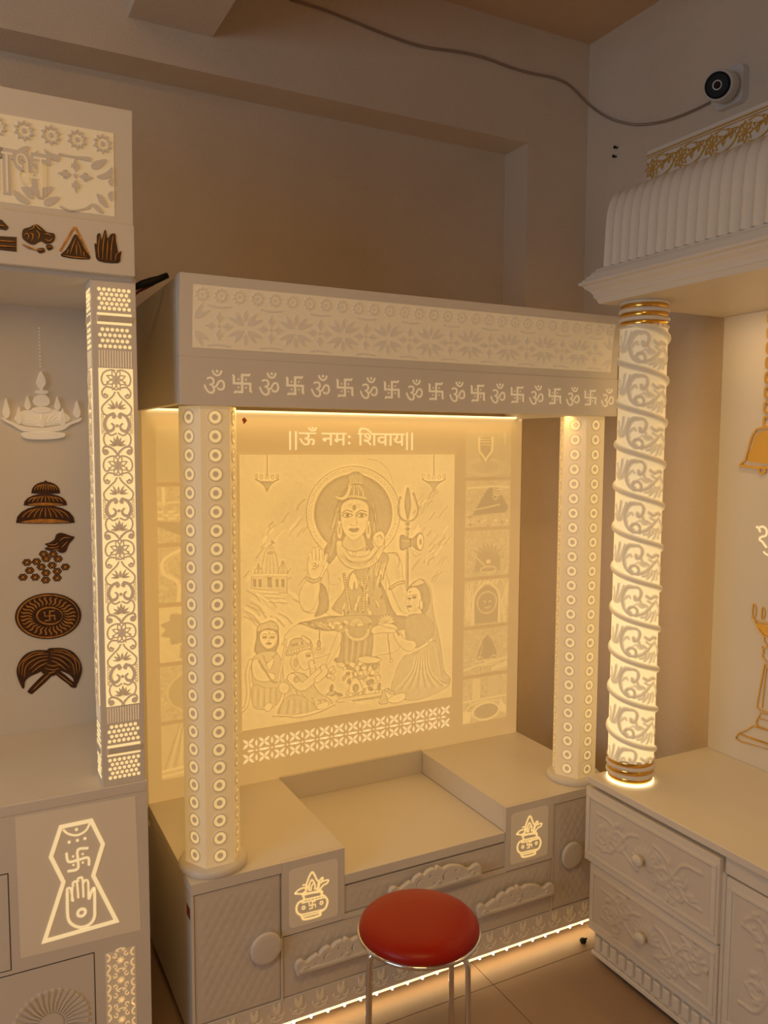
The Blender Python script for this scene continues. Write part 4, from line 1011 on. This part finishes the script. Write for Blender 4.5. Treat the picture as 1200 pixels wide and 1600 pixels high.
pe([(352,-20),(385,-30),(440,-12),(465,-2),(430,40),(412,85),(380,95),(350,80),(310,82),(278,68),(300,55),(280,40),(310,30),(340,10)], [[(300,40),(340,45),(360,30)], [(300,62),(345,62),(370,50)], [(330,78),(370,72)], [(370,20),(400,0),(440,0)], [(385,60),(405,40),(425,20)]], D3, 'printed open hand scattering flowers')
fm = MB()
for k in range(6): fm.ring(.0072*math.cos(k*PI/3), .0056*math.sin(k*PI/3), 0, .0048, FY(0), 0, .0012, 8, 0)
fm.ring(0, 0, 0, .0040, FY(0), 0, .0020, 8, 1)
for k in range(6): fm.ring(.0076*math.cos(k*PI/3), .0060*math.sin(k*PI/3), 0, .0017, FY(0), .001, .0018, 6, 1)
fd = fm.data('printed_flower', ['brown_print', 'gold_print'])
for q in ((168,155),(228,150),(288,132),(363,133),(258,183),(325,173),(408,183),(185,205),(287,220),(357,210),(143,247),(220,247),(285,265),(357,252),(272,102),(332,104)):
    p = D3(*q); link('printed_flower', fd, lbp, loc=(p[0], LYB, p[1]))
sw = []
for k in range(30):
    a_ = 2*PI*k/30; sw.append([(300+207*q*math.cos(a_+w_), 490+143*q*math.sin(a_+w_)) for q, w_ in ((.48, -.05), (.62, .04), (.76, -.03), (.84, .02))])
sh = pe([(300+207*math.cos(t), 490+143*math.sin(t)-6*math.cos(t)) for t in np.linspace(0, 2*PI, 40, endpoint=False)], sw+[[(300+207*.92*math.cos(t), 490+143*.92*math.sin(t)-6*math.cos(t)) for t in np.linspace(0, 2*PI, 40)], [(310+80*math.cos(t), 487+52*math.sin(t)) for t in np.linspace(0, 2*PI, 24)]], D3, 'brown and gold oval shield print with a swastika centre', 0, w=.0040)
m = MB(); pc = D3(310, 487)
for s_ in swas(pc, .0125, .003): m.ribbon(s_, .0032, TLP, .001, .0044)
m.build('swastika_symbol', 'gold_print', sh)
for mirr in (0, 1):
    X = (lambda x: x) if mirr == 0 else (lambda x: 615-x)
    o = pe([(X(x), y-(0 if mirr == 0 else (x-300)*.0+14)) for x, y in ((320,715),(270,703),(215,706),(160,728),(120,775),(103,830),(112,880),(138,938),(152,935),(158,895),(190,865),(250,838),(290,800))],
       [[(X(300), 725-14*mirr), (X(225), 730-14*mirr), (X(150), 775-14*mirr), (X(135), 860-14*mirr)], [(X(300), 740-14*mirr), (X(230), 752-14*mirr), (X(165), 800-14*mirr), (X(150), 870-14*mirr)], [(X(300), 758-14*mirr), (X(240), 775-14*mirr), (X(180), 825-14*mirr)], [(X(295), 780-14*mirr), (X(250), 800-14*mirr), (X(200), 840-14*mirr)], [(X(280), 714-14*mirr), (X(200), 722-14*mirr), (X(125), 790-14*mirr), (X(120), 850-14*mirr)]], D3, 'fan of a crossed whisk print')
hb = pe([(300,775),(330,745),(385,770),(400,805),(350,855),(300,865),(255,830)], [[(290,790),(330,800),(380,790)], [(280,815),(330,825),(370,815)], [(300,845),(345,835)]], D3)
pe([(310,820),(340,848),(215,965),(198,977),(177,968),(182,945)], [[(320,840),(260,895),(205,950)]], D3, 'handle of the left crossed whisk', 2)
pe([(335,845),(370,830),(450,895),(478,915),(475,938),(445,935),(425,915)], [[(355,845),(410,885),(455,920)]], D3, 'handle of the right crossed whisk', 2)
# ---- base front: hand emblem, doors, glowing strip
TBF = FY(LYF)
D4 = lambda x, y: tuple(at(x/4, 1200+y/4, y=LYF))[0::2]
MB().poly([D4(95, 310), D4(845, 175), D4(880, 1010), D4(130, 1190)], TBF, -.002, .0004).build('lit_field', 'glow_field', LS)
em = MB().ribbon([D4(*p) for p in ((380,368),(570,328),(643,475),(583,672),(728,955),(278,1082),(397,712),(318,555))], .0085, TBF, 0, .0016, closed=True).build('hand_emblem', 'letter_backlit', LS, label='glowing emblem of a raised palm below a swastika')
def st_(pts, w, nm, closed=False, sm=4): MB().ribbon(cr([D4(*p) for p in pts], sm, closed) if sm else [D4(*p) for p in pts], w, TBF, 0, .0016, closed).build(nm, 'letter_backlit', em)
st_([(395,385),(425,410),(480,420),(535,392),(562,345)], .0042, 'crescent')
for q in ((478,384),(432,463),(484,452),(531,440)): MB().ring(*D4(*q), 0, .0034, TBF, 0, .0016, 10).build('dot', 'letter_backlit', em)
m = MB()
for pts in ([(487,575),(488,510),(552,500)], [(487,575),(550,560),(557,608)], [(487,575),(485,630),(422,645)], [(487,575),(428,585),(415,530)]): m.ribbon(cr([D4(*p) for p in pts], 4), .0050, TBF, 0, .0016)
m.build('swastika_symbol', 'letter_backlit', em)
for q in ((457,552),(517,537),(518,590),(459,605)): MB().ring(*D4(*q), 0, .0024, TBF, 0, .0016, 8).build('dot', 'letter_backlit', em)
st_([(420,775),(422,900),(432,955),(465,985),(515,995),(565,972),(590,930),(592,870),(590,760),(575,765),(555,820)], .0060, 'palm_outline')
for pts in ([(420,780),(420,755),(438,750),(445,770),(458,832)], [(458,740),(455,720),(470,708),(482,722),(490,812)], [(488,710),(488,690),(503,685),(516,695),(522,808)], [(522,720),(530,702),(545,702),(552,722),(553,815)], [(450,830),(452,745)]): st_(pts, .0042, 'finger')
MB().ring(*D4(510, 903), .0055, .0115, TBF, 0, .0016, 24).build('palm_wheel', 'letter_backlit', em)
# recessed joints around the drawer and the door, sunburst carving
for nm, u0, u1, v0, v1 in (('drawer', -.30, .0615, .392, .613), ('door', -.25, .2365, .05, .378)):
    m = MB(); t_ = .0022
    o = MB().box(u0, u1, LYF-.0006, LYF+.004, v0, v1).build(nm, 'corian', LS)
    for x0, x1, z0, z1 in ((u0-t_, u0, v0-t_, v1+t_), (u1, u1+t_, v0-t_, v1+t_), (u0, u1, v1, v1+t_), (u0, u1, v0-t_, v0)): m.box(x0, x1, LYF-.0003, LYF+.003, z0, z1)
    m.build('joint', 'dark_gap', o)
    if nm == 'door':
        cc = (.140, .236)
        for k in range(34):
            a_ = 2*PI*k/34
            s_ = MB().ribbon([(cc[0]+.030*math.cos(a_), cc[1]+.030*math.sin(a_)), (cc[0]+.052*math.cos(a_+.05), cc[1]+.052*math.sin(a_+.05)), (cc[0]+.078*math.cos(a_), cc[1]+.078*math.sin(a_))], [.0028, .0052, .0080], TBF, 0, .0045)
            s_.ring(cc[0]+.079*math.cos(a_), cc[1]+.079*math.sin(a_), 0, .0042, TBF, 0, .0050, 8).build('sun_ray', 'corian', o)
        MB().ring(cc[0], cc[1], 0, .027, TBF, 0, .003, 28).build('sun_disc', 'corian', o)
gs = MB().poly([(.262, .06), (.331, .06), (.331, .368), (.262, .368)], TBF, -.002, .0005).build('side_strip', 'glow_field', LS)
for i in range(6):
    zc = .343-i*.0495; m = MB(); uc = .2965
    for a in range(8): m.poly(leaf(uc, zc, .0095, .0036, a*45, 4), TBF, 0, .0016)
    for s_ in (1, -1):
        for q in (1, -1):
            m.ribbon(spiral(uc+s_*.014, zc+q*.013, .0065, .002, 90*q, 90*q+s_*q*300, 12), .0022, TBF, 0, .0016)
            m.ribbon(cr([(uc+s_*.030, zc+q*.004), (uc+s_*.024, zc+q*.010), (uc+s_*.026, zc+q*.018), (uc+s_*.031, zc+q*.023)], 3), .0034, TBF, 0, .0016)
            m.poly(leaf(uc+s_*.022, zc+q*.014, .011, .0045, 90-s_*50 if q > 0 else -90+s_*50, 4), TBF, 0, .0016)
        m.ribbon(cr([(uc+s_*.004, zc+.022), (uc+s_*.010, zc+.026), (uc, zc+.029)], 3), .0022, TBF, 0, .0016)
    m.build('scroll_motif', 'motif_strip', gs)
area('left_shrine_light', (-.1, 2.05, LTOP-.012), (0, 0, 0), .7, .02, .75, (1, .57, .17))
# cables behind the left shrine
P = [at(*q, y=2.02) for q in ((205,452),(222,444),(236,440),(248,436),(262,430))]
MB().tube([(x, y, z) for x, y, z in P], [.006, .009, .010, .008, .007], 8).build('power_cable', 'black_plastic', label='black power cable bundle in the gap between left and centre shrines', cat='cable')
P = [at(*q, y=2.03) for q in ((204,466),(216,456),(228,450),(240,444))]
MB().tube([(x, y, z) for x, y, z in P], .0035, 6).build('red_wire', 'wire_red', label='thin red wire below the black cable beside the left shrine', cat='wire')

def copy_tree(o, dx, dy):
    c = o.copy(); COL.objects.link(c); c.location = (o.location.x+dx, o.location.y+dy, o.location.z)
    for ch in list(o.children):
        d_ = ch.copy(); COL.objects.link(d_); d_.parent = c
    return c
c_ = copy_tree(lp, LX0+.0035-PX0, 0); c_['label'] = 'square pillar at the far left end'
# ------------------------------------------------------------------ right shrine (stands against the right wall)
RXF, RXB, RZ, RY0, RY1, RTOP = 1.655, 2.147, .572, .62, 1.812, 1.965
RS = thing('shrine', (1.9, 1.2, 0), 'white shrine at the right wall with fluted roof, gold frieze and spiral column', 'shrine')
MB().box(RXF+.012, RXB, RY0, 1.797, .10, RZ-.022).build('cabinet_body', 'corian', RS)
MB().box(1.640, RXB+.03, RY0, RY1, RZ-.022, RZ).build('shelf_top', 'corian', RS, bevel=.003)
rbp = MB().box(RXB, RXB+.02, RY0, 1.806, RZ, RTOP).build('back_panel', 'corian', RS, bevel=.002)
# drawers and door with carved panels
def carved(u0, u1, v0, v1, x, seed, h=.0038):
    r = Relief(u0, u1, v0, v1, int((u1-u0)/.0030), int((v1-v0)/.0030)); g = np.random.default_rng(seed)
    W, H = u1-u0, v1-v0; cu, cv_ = (u0+u1)/2, (v0+v1)/2
    for s_ in (1, -1):
        for q in range(4):
            a_ = g.uniform(.12, .40); b_ = g.uniform(-.32, .32); rr = g.uniform(.022, .036)
            r.stroke(spiral(cu+s_*a_*W, cv_+b_*H, rr, rr*.3, 60*q, 60*q+s_*400), .0060, 1, 'max', soft=.006)
            for k in range(5): r.fill(leaf(cu+s_*(a_*W+rr*math.cos(k)), cv_+b_*H+rr*math.sin(k), .030, .013, k*57+s_*20), .9, 'max', soft=.006)
        r.stroke(cr([(cu+s_*.03, cv_-.3*H), (cu+s_*.2*W, cv_-.1*H), (cu+s_*.3*W, cv_+.25*H), (cu+s_*.44*W, cv_+.3*H)], 6), .007, 1, 'max', soft=.006)
        r.stroke(cr([(cu+s_*.03, cv_+.3*H), (cu+s_*.16*W, cv_+.2*H), (cu+s_*.3*W, cv_-.25*H), (cu+s_*.44*W, cv_-.3*H)], 6), .007, 1, 'max', soft=.006)
    for k in range(9): r.fill(leaf(cu, cv_-.1*H, .05, .016, 10+k*20), .8, 'max', soft=.006)
    return r.mesh('carved_field', FX(x), h, 'corian_matt', base=.0005)
def rfront(nm, ya, yb, z0, z1, x, seed, kn=None, th=.018):
    o = MB().box(x, x+th, ya, yb, z0, z1).build(nm, 'corian', RS, bevel=.0015)
    b_ = .030; m = MB()
    for (p0, p1, q0, q1) in ((ya+.008, yb-.008, z1-b_, z1-b_+.010), (ya+.008, yb-.008, z0+b_-.010, z0+b_), (ya+.008, ya+.020, z0+b_+.0005, z1-b_-.0005), (yb-.020, yb-.008, z0+b_+.0005, z1-b_-.0005)): m.box(x-.004, x+.002, p0, p1, q0, q1)
    m.build('moulding', 'corian', o, bevel=.0015)
    link('carved_field', carved(-yb+.026, -ya-.026, z0+b_+.002, z1-b_-.002, x, seed), o)
    if kn: MB().lathe([(.010, 0), (.009, .012), (.014, .016), (.0175, .021), (.0175, .025), (.014, .029), (0, .031)], (x, kn[0], kn[1]), 28, 'x').build('knob', 'corian', o)
    return o
rfront('drawer', 1.328, 1.815, .312, .538, 1.641, 3, (1.580, .418), .028)
rfront('drawer', 1.330, 1.798, .098, .306, RXF-.006, 5, (1.570, .197))
rfront('door', .85, 1.318, .098, .495, RXF, 9, (.90, .30))
MB().box(RXF-.001, RXF+.012, RY0, 1.322, .502, RZ-.024).build('top_rail', 'corian', RS, bevel=.001)
MB().box(RXF-.001, RXF+.012, RY0, .846, .10, .50).build('stile', 'corian', RS)
MB().box(RXF-.001, RXF+.012, 1.3185, 1.3285, .10, .50).build('stile', 'corian', RS)
# plinth with a row of carved dentils
rp = MB().box(1.664, RXB, RY0, 1.786, .018, .098).box(1.655, RXB, RY0, 1.790, .018, .032).build('plinth', 'corian', RS, bevel=.002)
db = MB().box(-.010, .004, -.0125, .0125, -.022, .022).data('dentil', 'corian')
for i in range(31): link('dentil', db, rp, loc=(1.664, 1.766-i*.0335, .062), bevel=.005)
for y in (RY0+.1, 1.70):
    for x in (1.72, 2.10): MB().lathe([(.02, 0), (.02, .019)], (x, y, 0), 12).build('foot', 'rubber', RS)
# spiral column
CX, CY, CRAD, PIT = 1.739, 1.737, .0655, .119
Z0c, Z1c = .642, 1.897
rl = Relief(-PI, PI, 0, PIT, 360, 100)
def cvc(p, off=0.):
    th = math.asin(max(-1, min(1, (p[0]-338)/192))); Z = -(p[1]-395)*.000366
    return (th+off, Z+PIT*(th+PI/2)/(2*PI))
rl.cv = lambda p: cvc(p)
class Stretch: pass
def cs(pts, w, v, n=4):
    for off in (0, PI, -PI):
        q = np.array([cvc(p, off) for p in cr(pts, n)]); r_ = rl
        X, Y = np.meshgrid(r_.u, r_.v); D = np.full(X.shape, 9.)
        if q[:, 0].max() < -PI or q[:, 0].min() > PI: continue
        for i in range(len(q)-1):
            a = q[i]*[CRAD, 1]; e = q[i+1]*[CRAD, 1]-a; L_ = e@e+1e-12
            t_ = np.clip(((X*CRAD-a[0])*e[0]+(Y-a[1])*e[1])/L_, 0, 1); D = np.minimum(D, np.hypot(X*CRAD-a[0]-t_*e[0], Y-a[1]-t_*e[1]))
        k = np.clip(1-D/(w*.000366), 0, 1); rl.t = np.maximum(rl.t, v*np.sqrt(np.clip(k*(2-k), 0, 1)))
for pts, w, v in ([(170,330),(175,270),(168,220)], 12, .8), ([(185,330),(198,260),(205,190)], 14, .9), ([(195,335),(225,270),(245,200)], 14, .9), ([(205,335),(240,290),(262,225)], 11, .8), ([(180,345),(170,310),(158,290)], 10, .7), \
    ([(310,200),(275,205),(245,250),(238,320),(258,385),(300,420)], 20, 1.), ([(258,300),(285,270),(295,290)], 10, .8), ([(300,420),(345,420),(352,385),(330,358),(298,362),(285,390),(305,405)], 15, 1.), \
    ([(310,200),(355,205),(378,240),(365,285),(335,300),(332,275)], 16, .95), ([(365,285),(385,340),(400,335),(425,350)], 16, .8), ([(345,425),(400,405),(440,370),(475,330)], 16, .9), ([(385,440),(420,430),(430,400)], 12, .8), \
    ([(420,460),(445,430),(455,395)], 12, .8), ([(455,480),(470,440),(475,400)], 13, .85), ([(490,470),(495,430),(490,390)], 12, .8), ([(420,270),(450,290),(480,275),(500,285)], 18, .9), ([(430,310),(465,330),(495,310)], 13, .8), ([(350,330),(385,360),(415,350)], 12, .7), ([(500,330),(515,380),(510,430)], 12, .8), ([(330,340),(360,335),(390,345)], 8, .6):
    cs(pts, w, v)
nt_, nz_ = 168, 640
th = np.linspace(-PI, PI, nt_, endpoint=False); zz = np.linspace(Z0c, Z1c, nz_); TH, ZZ = np.meshgrid(th, zz)
wv = np.mod(ZZ-Z0c+.03+PIT*(TH+PI/2)/(2*PI), PIT)
ii = np.clip(((TH+PI)/(2*PI)*359).astype(int), 0, 359); jj = np.clip((wv/PIT*99).astype(int), 0, 99)
rel = rl.t[jj, ii]*.0075
dband = np.minimum(wv, PIT-wv); bd = np.clip(1-(dband/.0095)**2, 0, 1)**.5
rel = np.maximum(rel*np.clip((dband-.008)/.006, 0, 1), bd*.0085)
fade = np.clip((Z1c-ZZ)/(Z1c-Z0c), 0, 1)
thin = (.30+.75*np.clip((fade-.02)*1.6, 0, 1))*(1.0-.85*np.clip(rel/.0085, 0, 1))  # thickness times painted-in light from below, brightest at the column's foot
FRONT = math.radians(225)
RR = CRAD+rel
V = np.stack([CX+RR*np.cos(TH+FRONT), CY+RR*np.sin(TH+FRONT), ZZ], -1).reshape(-1, 3)
i_ = np.arange(nt_*nz_).reshape(nz_, nt_); j_ = np.roll(i_, -1, 1)
q = np.stack([i_[:-1], j_[:-1], j_[1:], i_[1:]], -1).reshape(-1, 4)
me = bpy.data.meshes.new('column'); me.vertices.add(len(V)); me.vertices.foreach_set('co', V.astype(np.float32).ravel())
me.loops.add(q.size); me.loops.foreach_set('vertex_index', q.ravel().astype(np.int32)); me.polygons.add(len(q))
me.polygons.foreach_set('loop_start', np.arange(0, q.size, 4, dtype=np.int32)); me.polygons.foreach_set('loop_total', np.full(len(q), 4, np.int32)); me.polygons.foreach_set('use_smooth', np.ones(len(q), bool))
mat('column_backlit', CO, .5, emit=(1, .70, .30), es=.72, attr='thin', sampling='NONE')
me.materials.append(M['column_backlit']); me.update(calc_edges=True)
at_ = me.attributes.new('thin', 'FLOAT', 'POINT'); at_.data.foreach_set('value', thin.astype(np.float32).ravel())
colm = link('spiral_column', me, RS, label='round column wrapped in a spiral band and leaf carving')
MB().lathe([(.060, RZ), (.060, RTOP)], (CX, CY, 0), 40).build('column_core', 'corian', colm)
for zb, sg in ((RZ, 1), (RTOP, -1)):
    for k in range(3):
        a_ = zb+sg*(.008+k*.024); b_ = a_+sg*.013; lo, hi = min(a_, b_), max(a_, b_)
        MB().lathe([(.0640, lo), (.0650, lo+.001), (.0650, hi-.001), (.0640, hi)], (CX, CY, 0), 48).build('gold_band', 'gold', colm)
    for k in range(2):
        c_ = zb+sg*(.0265+k*.024)
        MB().lathe([(.0655+.0055*math.cos(t), c_+.0060*math.sin(t)) for t in np.linspace(-PI/2, PI/2, 7)], (CX, CY, 0), 48).build('white_ring', 'corian', colm)
    c_ = zb+sg*.004
    MB().lathe([(.060, c_-.004), (.0675, c_-.004), (.068, c_), (.0675, c_+.004), (.060, c_+.004)], (CX, CY, 0), 48).build('lit_ring', 'column_ring' if sg > 0 else 'corian', colm)
    c_ = zb+sg*.072
    MB().lathe([(.0655+.004*math.cos(t), c_+.004*math.sin(t)) for t in np.linspace(-PI/2, PI/2, 6)], (CX, CY, 0), 48).build('collar', 'corian', colm)
c_ = copy_tree(colm, 0, -1.0); c_['label'] = 'spiral column at the near end'
# moulded cornice with a mitred return at its far end
TX0, TYE = 1.640, 1.815
prof = [(.0, RTOP), (.003, RTOP+.006), (.006, RTOP+.013), (.010, RTOP+.016), (.012, RTOP+.026), (.020, RTOP+.036), (.030, RTOP+.044), (.033, RTOP+.050), (.042, RTOP+.053), (.042, RTOP+.060), (.036, RTOP+.062), (.034, RTOP+.068), (.028, RTOP+.070), (.026, RTOP+.077), (.019, RTOP+.079), (.016, RTOP+.087), (.010, RTOP+.090), (.008, RTOP+.097)]
m = MB(); v = []; f = []
for o_, z_ in prof: v += [(TX0-o_, RY0, z_), (TX0-o_, TYE+o_, z_), (2.188, TYE+o_, z_)]
for k in range(len(prof)-1):
    for e in (0, 1): f.append((3*k+e, 3*k+e+1, 3*k+e+4, 3*k+e+3))
n3 = 3*(len(prof)-1)
v += [(2.188, RY0, RTOP), (2.188, RY0, prof[-1][1])]; nb = len(v)
f += [(0, 1, 2, nb-2), (n3, n3+1, n3+2, nb-1)]
rc = m.add(v, f).build('cornice', 'corian', RS)
# fluted roof: every flute is a rib of its own on a smooth core
pr = [(1.632, RTOP+.097), (1.6345, 2.12), (1.6365, 2.17), (1.640, 2.205), (1.648, 2.235), (1.662, 2.258), (1.685, 2.273), (1.72, 2.284), (1.76, 2.292)]
prs = cr(pr, 3)
m = MB(); n = len(prs)
v = [(x, y, z) for y in (RY0, 1.785) for x, z in prs]+[(2.18, y, z) for y in (RY0, 1.785) for z in (2.292, RTOP+.097)]
f = [(i, i+1, n+i+1, n+i) for i in range(n-1)]+[(n-1, 2*n, 2*n+2, 2*n-1), tuple(range(n))+(2*n, 2*n+1), tuple(range(n, 2*n))+(2*n+2, 2*n+3)]
rroof = m.add(v, f).build('roof', 'corian', RS)
m = MB(); v = []; f = []; sec = [(.0161*t_, .0115*abs(t_)**2.6) for t_ in (-1, -.93, -.82, -.65, -.4, 0, .4, .65, .82, .93, 1)]
P_ = np.array(prs); D_ = np.gradient(P_, axis=0); N_ = np.stack([-D_[:, 1], D_[:, 0]], 1); N_ /= np.linalg.norm(N_, axis=1)[:, None]
for k in range(n):
    for dy, h in sec: v.append((P_[k, 0]+N_[k, 0]*h*.62, dy, P_[k, 1]+N_[k, 1]*h*.62))
ns = len(sec)
for k in range(n-1):
    for s_ in range(ns-1): f.append((k*ns+s_, k*ns+s_+1, (k+1)*ns+s_+1, (k+1)*ns+s_))
rib = m.add(v, f, 0, True).data('roof_flute', 'corian')
for i in range(35): link('roof_flute', rib, rroof, loc=(0, 1.768-i*.0323, 0))
# gold frieze on the roof
FXX = 1.750
rf = MB().box(FXX, FXX+.03, RY0, 1.757, 2.270, 2.388).build('frieze_board', 'corian', RS, bevel=.001)
TG = FX(FXX)
def gstroke(pts, w=.0034, closed=False, sm=5): MB().ribbon(cr(pts, sm, closed) if sm else pts, w, TG, 0, .004, closed).build('gold_line', 'gold_matt', rf)
ua, ub_ = -1.755, -RY0
gstroke([(ua, 2.296), (ub_, 2.296)], .003, sm=0); gstroke([(ua, 2.374), (ub_, 2.374)], .003, sm=0); gstroke([(ua, 2.367), (ub_, 2.367)], .0016, sm=0); gstroke([(ua, 2.302), (ub_, 2.302)], .0016, sm=0)
zc = 2.3345
for i in range(11):
    u = -1.733+i*.1010
    m = MB()
    for k in range(8): m.ribbon(leaf(u+.005*math.cos(k*PI/4), zc+.005*math.sin(k*PI/4), .021, .0105, k*45, 5), .0024, TG, 0, .004, True)
    m.ring(u, zc, 0, .0055, TG, 0, .005, 10); m.build('gold_flower', 'gold_matt', rf)
    s_ = 1 if i % 2 == 0 else 1
    gstroke([(u+.010, zc-.024), (u+.035, zc-.029), (u+.064, zc-.018), (u+.080, zc+.002), (u+.092, zc+.022)], .0030)
    gstroke([(u+.010, zc+.024), (u+.030, zc+.028), (u+.052, zc+.022)], .0026)
    for du, dv, a in ((.038, .004, 25), (.062, .014, 20)):
        m = MB()
        for k in range(3): m.ribbon(leaf(u+du, zc+dv, .016, .008, a+k*120, 4), .0022, TG, 0, .004, True)
        m.build('gold_leaf', 'gold_matt', rf)
    gstroke([(u+.024, zc-.002), (u+.038, zc+.004), (u+.062, zc+.014), (u+.078, zc+.004)], .0020)
# ---- gold pictures on the back panel
TR = FX(RXB)
def B1(x, y): p = at(1040+x/4, 460+y/4, x=RXB); return (-p.y, p.z)
def B2(x, y): p = at(1080+x/3.808, 800+y/3.808, x=RXB); return (-p.y, p.z)
bu = B1(640, 900)[0]
def sym(pts, cv, cu):
    q = [cv(*p) for p in pts]; return q+[(2*cu-a, b) for a, b in reversed(q)]
bell = MB().poly(cr(sym([(520,1045),(545,960),(555,905),(580,870),(615,852)], B1, bu), 2, True), TR, 0, .004).build('bell', 'gold_matt', RS, label='gold bell on a chain pictured on the back panel')
MB().ribbon(sym([(468,1068),(505,1035),(525,960),(545,890),(575,842),(612,835)], B1, bu), .0052, TR, 0, .006).build('bell_outline', 'gold_matt', bell)
MB().ribbon(sym([(468,1068),(520,1075),(575,1082)], B1, bu), .0075, TR, 0, .007).build('bell_rim', 'gold_matt', bell)
q = B1(602, 1098); MB().ring(bu-.012, q[1], .0075, .0135, TR, 0, .006, 20).build('bell_clapper', 'gold_matt', bell)
for k in range(8):
    z_ = B1(625, 810-92*k)[1]
    MB().ribbon(rsq(bu, z_+.006, .026, .030, .008), .0075, TR, 0, .006, True).build('chain_link', 'gold_matt', bell)
lu = B2(457, 1000)[0]+.006
lampg = MB().ribbon(sym([(268,1345),(285,1318),(340,1295),(372,1272),(402,1275)], B2, lu)[::1], .0040, TR, 0, .004).build('standing_lamp', 'gold_matt', RS, label='gold outlined standing oil lamp on the back panel')
def ls_(pts, w=.0040, nm='gold_line', cv=B2): MB().ribbon(sym(pts, cv, lu), w, TR, 0, .004).build(nm, 'gold_matt', lampg)
ls_([(268,1345),(300,1365),(457,1410)]); ls_([(285,1318),(330,1332),(457,1372)], .003); ls_([(268,1345),(285,1318)], .004)
ls_([(402,1275),(390,1250),(400,1225),(457,1240)]); ls_([(385,1278),(457,1300)], .003); ls_([(400,1225),(418,1195),(457,1205)], .003); ls_([(415,1180),(395,1160),(400,1120),(440,905),(457,905)], .004); ls_([(425,1165),(432,1100),(450,925)], .0028); ls_([(410,1175),(457,1190)], .003)
ls_([(450,890),(428,860),(432,815),(457,800)], .004); ls_([(457,795),(440,770),(436,740)], .003); ls_([(380,640),(400,690),(432,735),(457,745)], .005); ls_([(362,628),(410,655),(457,660)], .0036)
for x, y, w, h in ((374, 590, 18, 42), (428, 602, 16, 36)):
    for mm_ in (0, 1):
        pts = [B2(x+w*math.sin(t)*(.6+.4*math.cos(t/2)), y-h*math.cos(t)) for t in np.linspace(0, 2*PI, 16, endpoint=False)]
        if mm_: pts = [(2*lu-a, b) for a, b in pts]
        MB().ribbon(pts, .003, TR, 0, .004, True).build('flame', 'gold_matt', lampg)
MB().poly(cr(sym([(395,660),(415,700),(440,730)], B2, lu), 2, True), TR, 0, .0025).build('lamp_bowl', 'gold_matt', lampg)
for s_ in (1, -1):
    m = MB(); m.ribbon(cr([(lu-s_*0+(-.030 if s_ > 0 else .030), B2(0, 690)[1]), (lu+(-.022 if s_ > 0 else .022), B2(0, 725)[1])], 2), .003, TR, 0, .004); m.build('gold_line', 'gold_matt', lampg)
# glowing script, cut by the frame
m = MB(); m.ribbon(cr([B2(*p) for p in ((412,120),(405,95),(430,88),(450,110),(445,140),(415,150),(408,165),(425,178),(440,200),(450,212))], 4), .0058, TR, 0, .0015)
m.ring(*B2(393, 90), 0, .0038, TR, 0, .0015, 10)
m.ribbon(cr([B2(*p) for p in ((430,235),(445,250),(470,262))], 4), .005, TR, 0, .0015)
m.build('script_letters', 'letter_backlit', rbp, kind='stuff')
area('right_shrine_light', (1.95, 1.25, RTOP-.012), (0, math.radians(-8), 0), .02, 1.0, 1.9, (1, .62, .24))
area('right_wall_light', (RXB+.032, 1.70, 1.25), (math.radians(90), 0, math.radians(180)), .012, 1.2, .8, (1, .62, .2))
# ------------------------------------------------------------------ red stool and odds and ends
SX, SY, SZ, SR = .897, 1.533, .453, .1375
ST = thing('stool', (SX, SY, 0), 'round stool with red padded seat on chrome legs in front of the shrine', 'stool')
pf = [(0, SZ-.004), (SR-.010, SZ-.004), (SR-.002, SZ), (SR+.001, SZ+.007), (SR-.002, SZ+.016), (SR-.010, SZ+.024), (SR-.025, SZ+.031), (SR-.05, SZ+.036), (SR-.09, SZ+.0385), (0, SZ+.039)]
MB().lathe(pf, (SX, SY, 0), 64).build('seat', 'red_vinyl', ST)
MB().tube([(SX+SR*math.cos(a), SY+SR*math.sin(a), SZ-.002) for a in np.linspace(0, 2*PI, 56, endpoint=False)], .0052, 8, True).build('seat_ring', 'chrome', ST)
MB().lathe([(0, SZ-.010), (.10, SZ-.010), (.11, SZ-.004)], (SX, SY, 0), 32).build('seat_board', 'dark_gap', ST)
fw = Vector((SX, SY, 0)).normalized(); rt = Vector((fw.y, -fw.x, 0))
legs = []
for r_, f_ in ((.108, -.072), (.078, .106), (-.110, -.066), (-.114, .058)):
    o_ = Vector((SX, SY, 0))+rt*r_+fw*f_; i_ = Vector((SX, SY, 0))+rt*r_*.55+fw*f_*.55
    d_ = (o_-i_)
    pts = [i_+Vector((0, 0, SZ-.012)), i_+d_*.55+Vector((0, 0, SZ-.013))]
    for k in range(1, 7):
        a = PI/2*k/6; pts.append(o_-d_.normalized()*.032*(1-math.sin(a))+Vector((0, 0, SZ-.013-.032*(1-math.cos(a)))))
    pts.append(o_+d_.normalized()*.004+Vector((0, 0, .2))); pts.append(o_+d_.normalized()*.012+Vector((0, 0, .012)))
    lg = MB().tube(pts, .0066, 10).build('leg', 'chrome', ST)
    e = pts[-1]; MB().lathe([(.009, 0), (.010, .002), (.009, .022), (.007, .024)], (e.x, e.y, 0), 12).build('foot_cap', 'rubber', lg)
rr = []
p = at(911, 1470, z=.006)
MB().lathe([(0, 0), (.008, .001), (.011, .006), (.009, .012), (.004, .015), (0, .016)], (p.x, p.y, 0), 12).add([(p.x+.008, p.y, .004), (p.x+.022, p.y+.004, .003), (p.x+.022, p.y+.008, .006), (p.x+.008, p.y+.006, .009)], [(0, 1, 2, 3)]).build('cable_plug', 'black_plastic', label='small black plug lying on the floor by the right shrine', cat='plug')
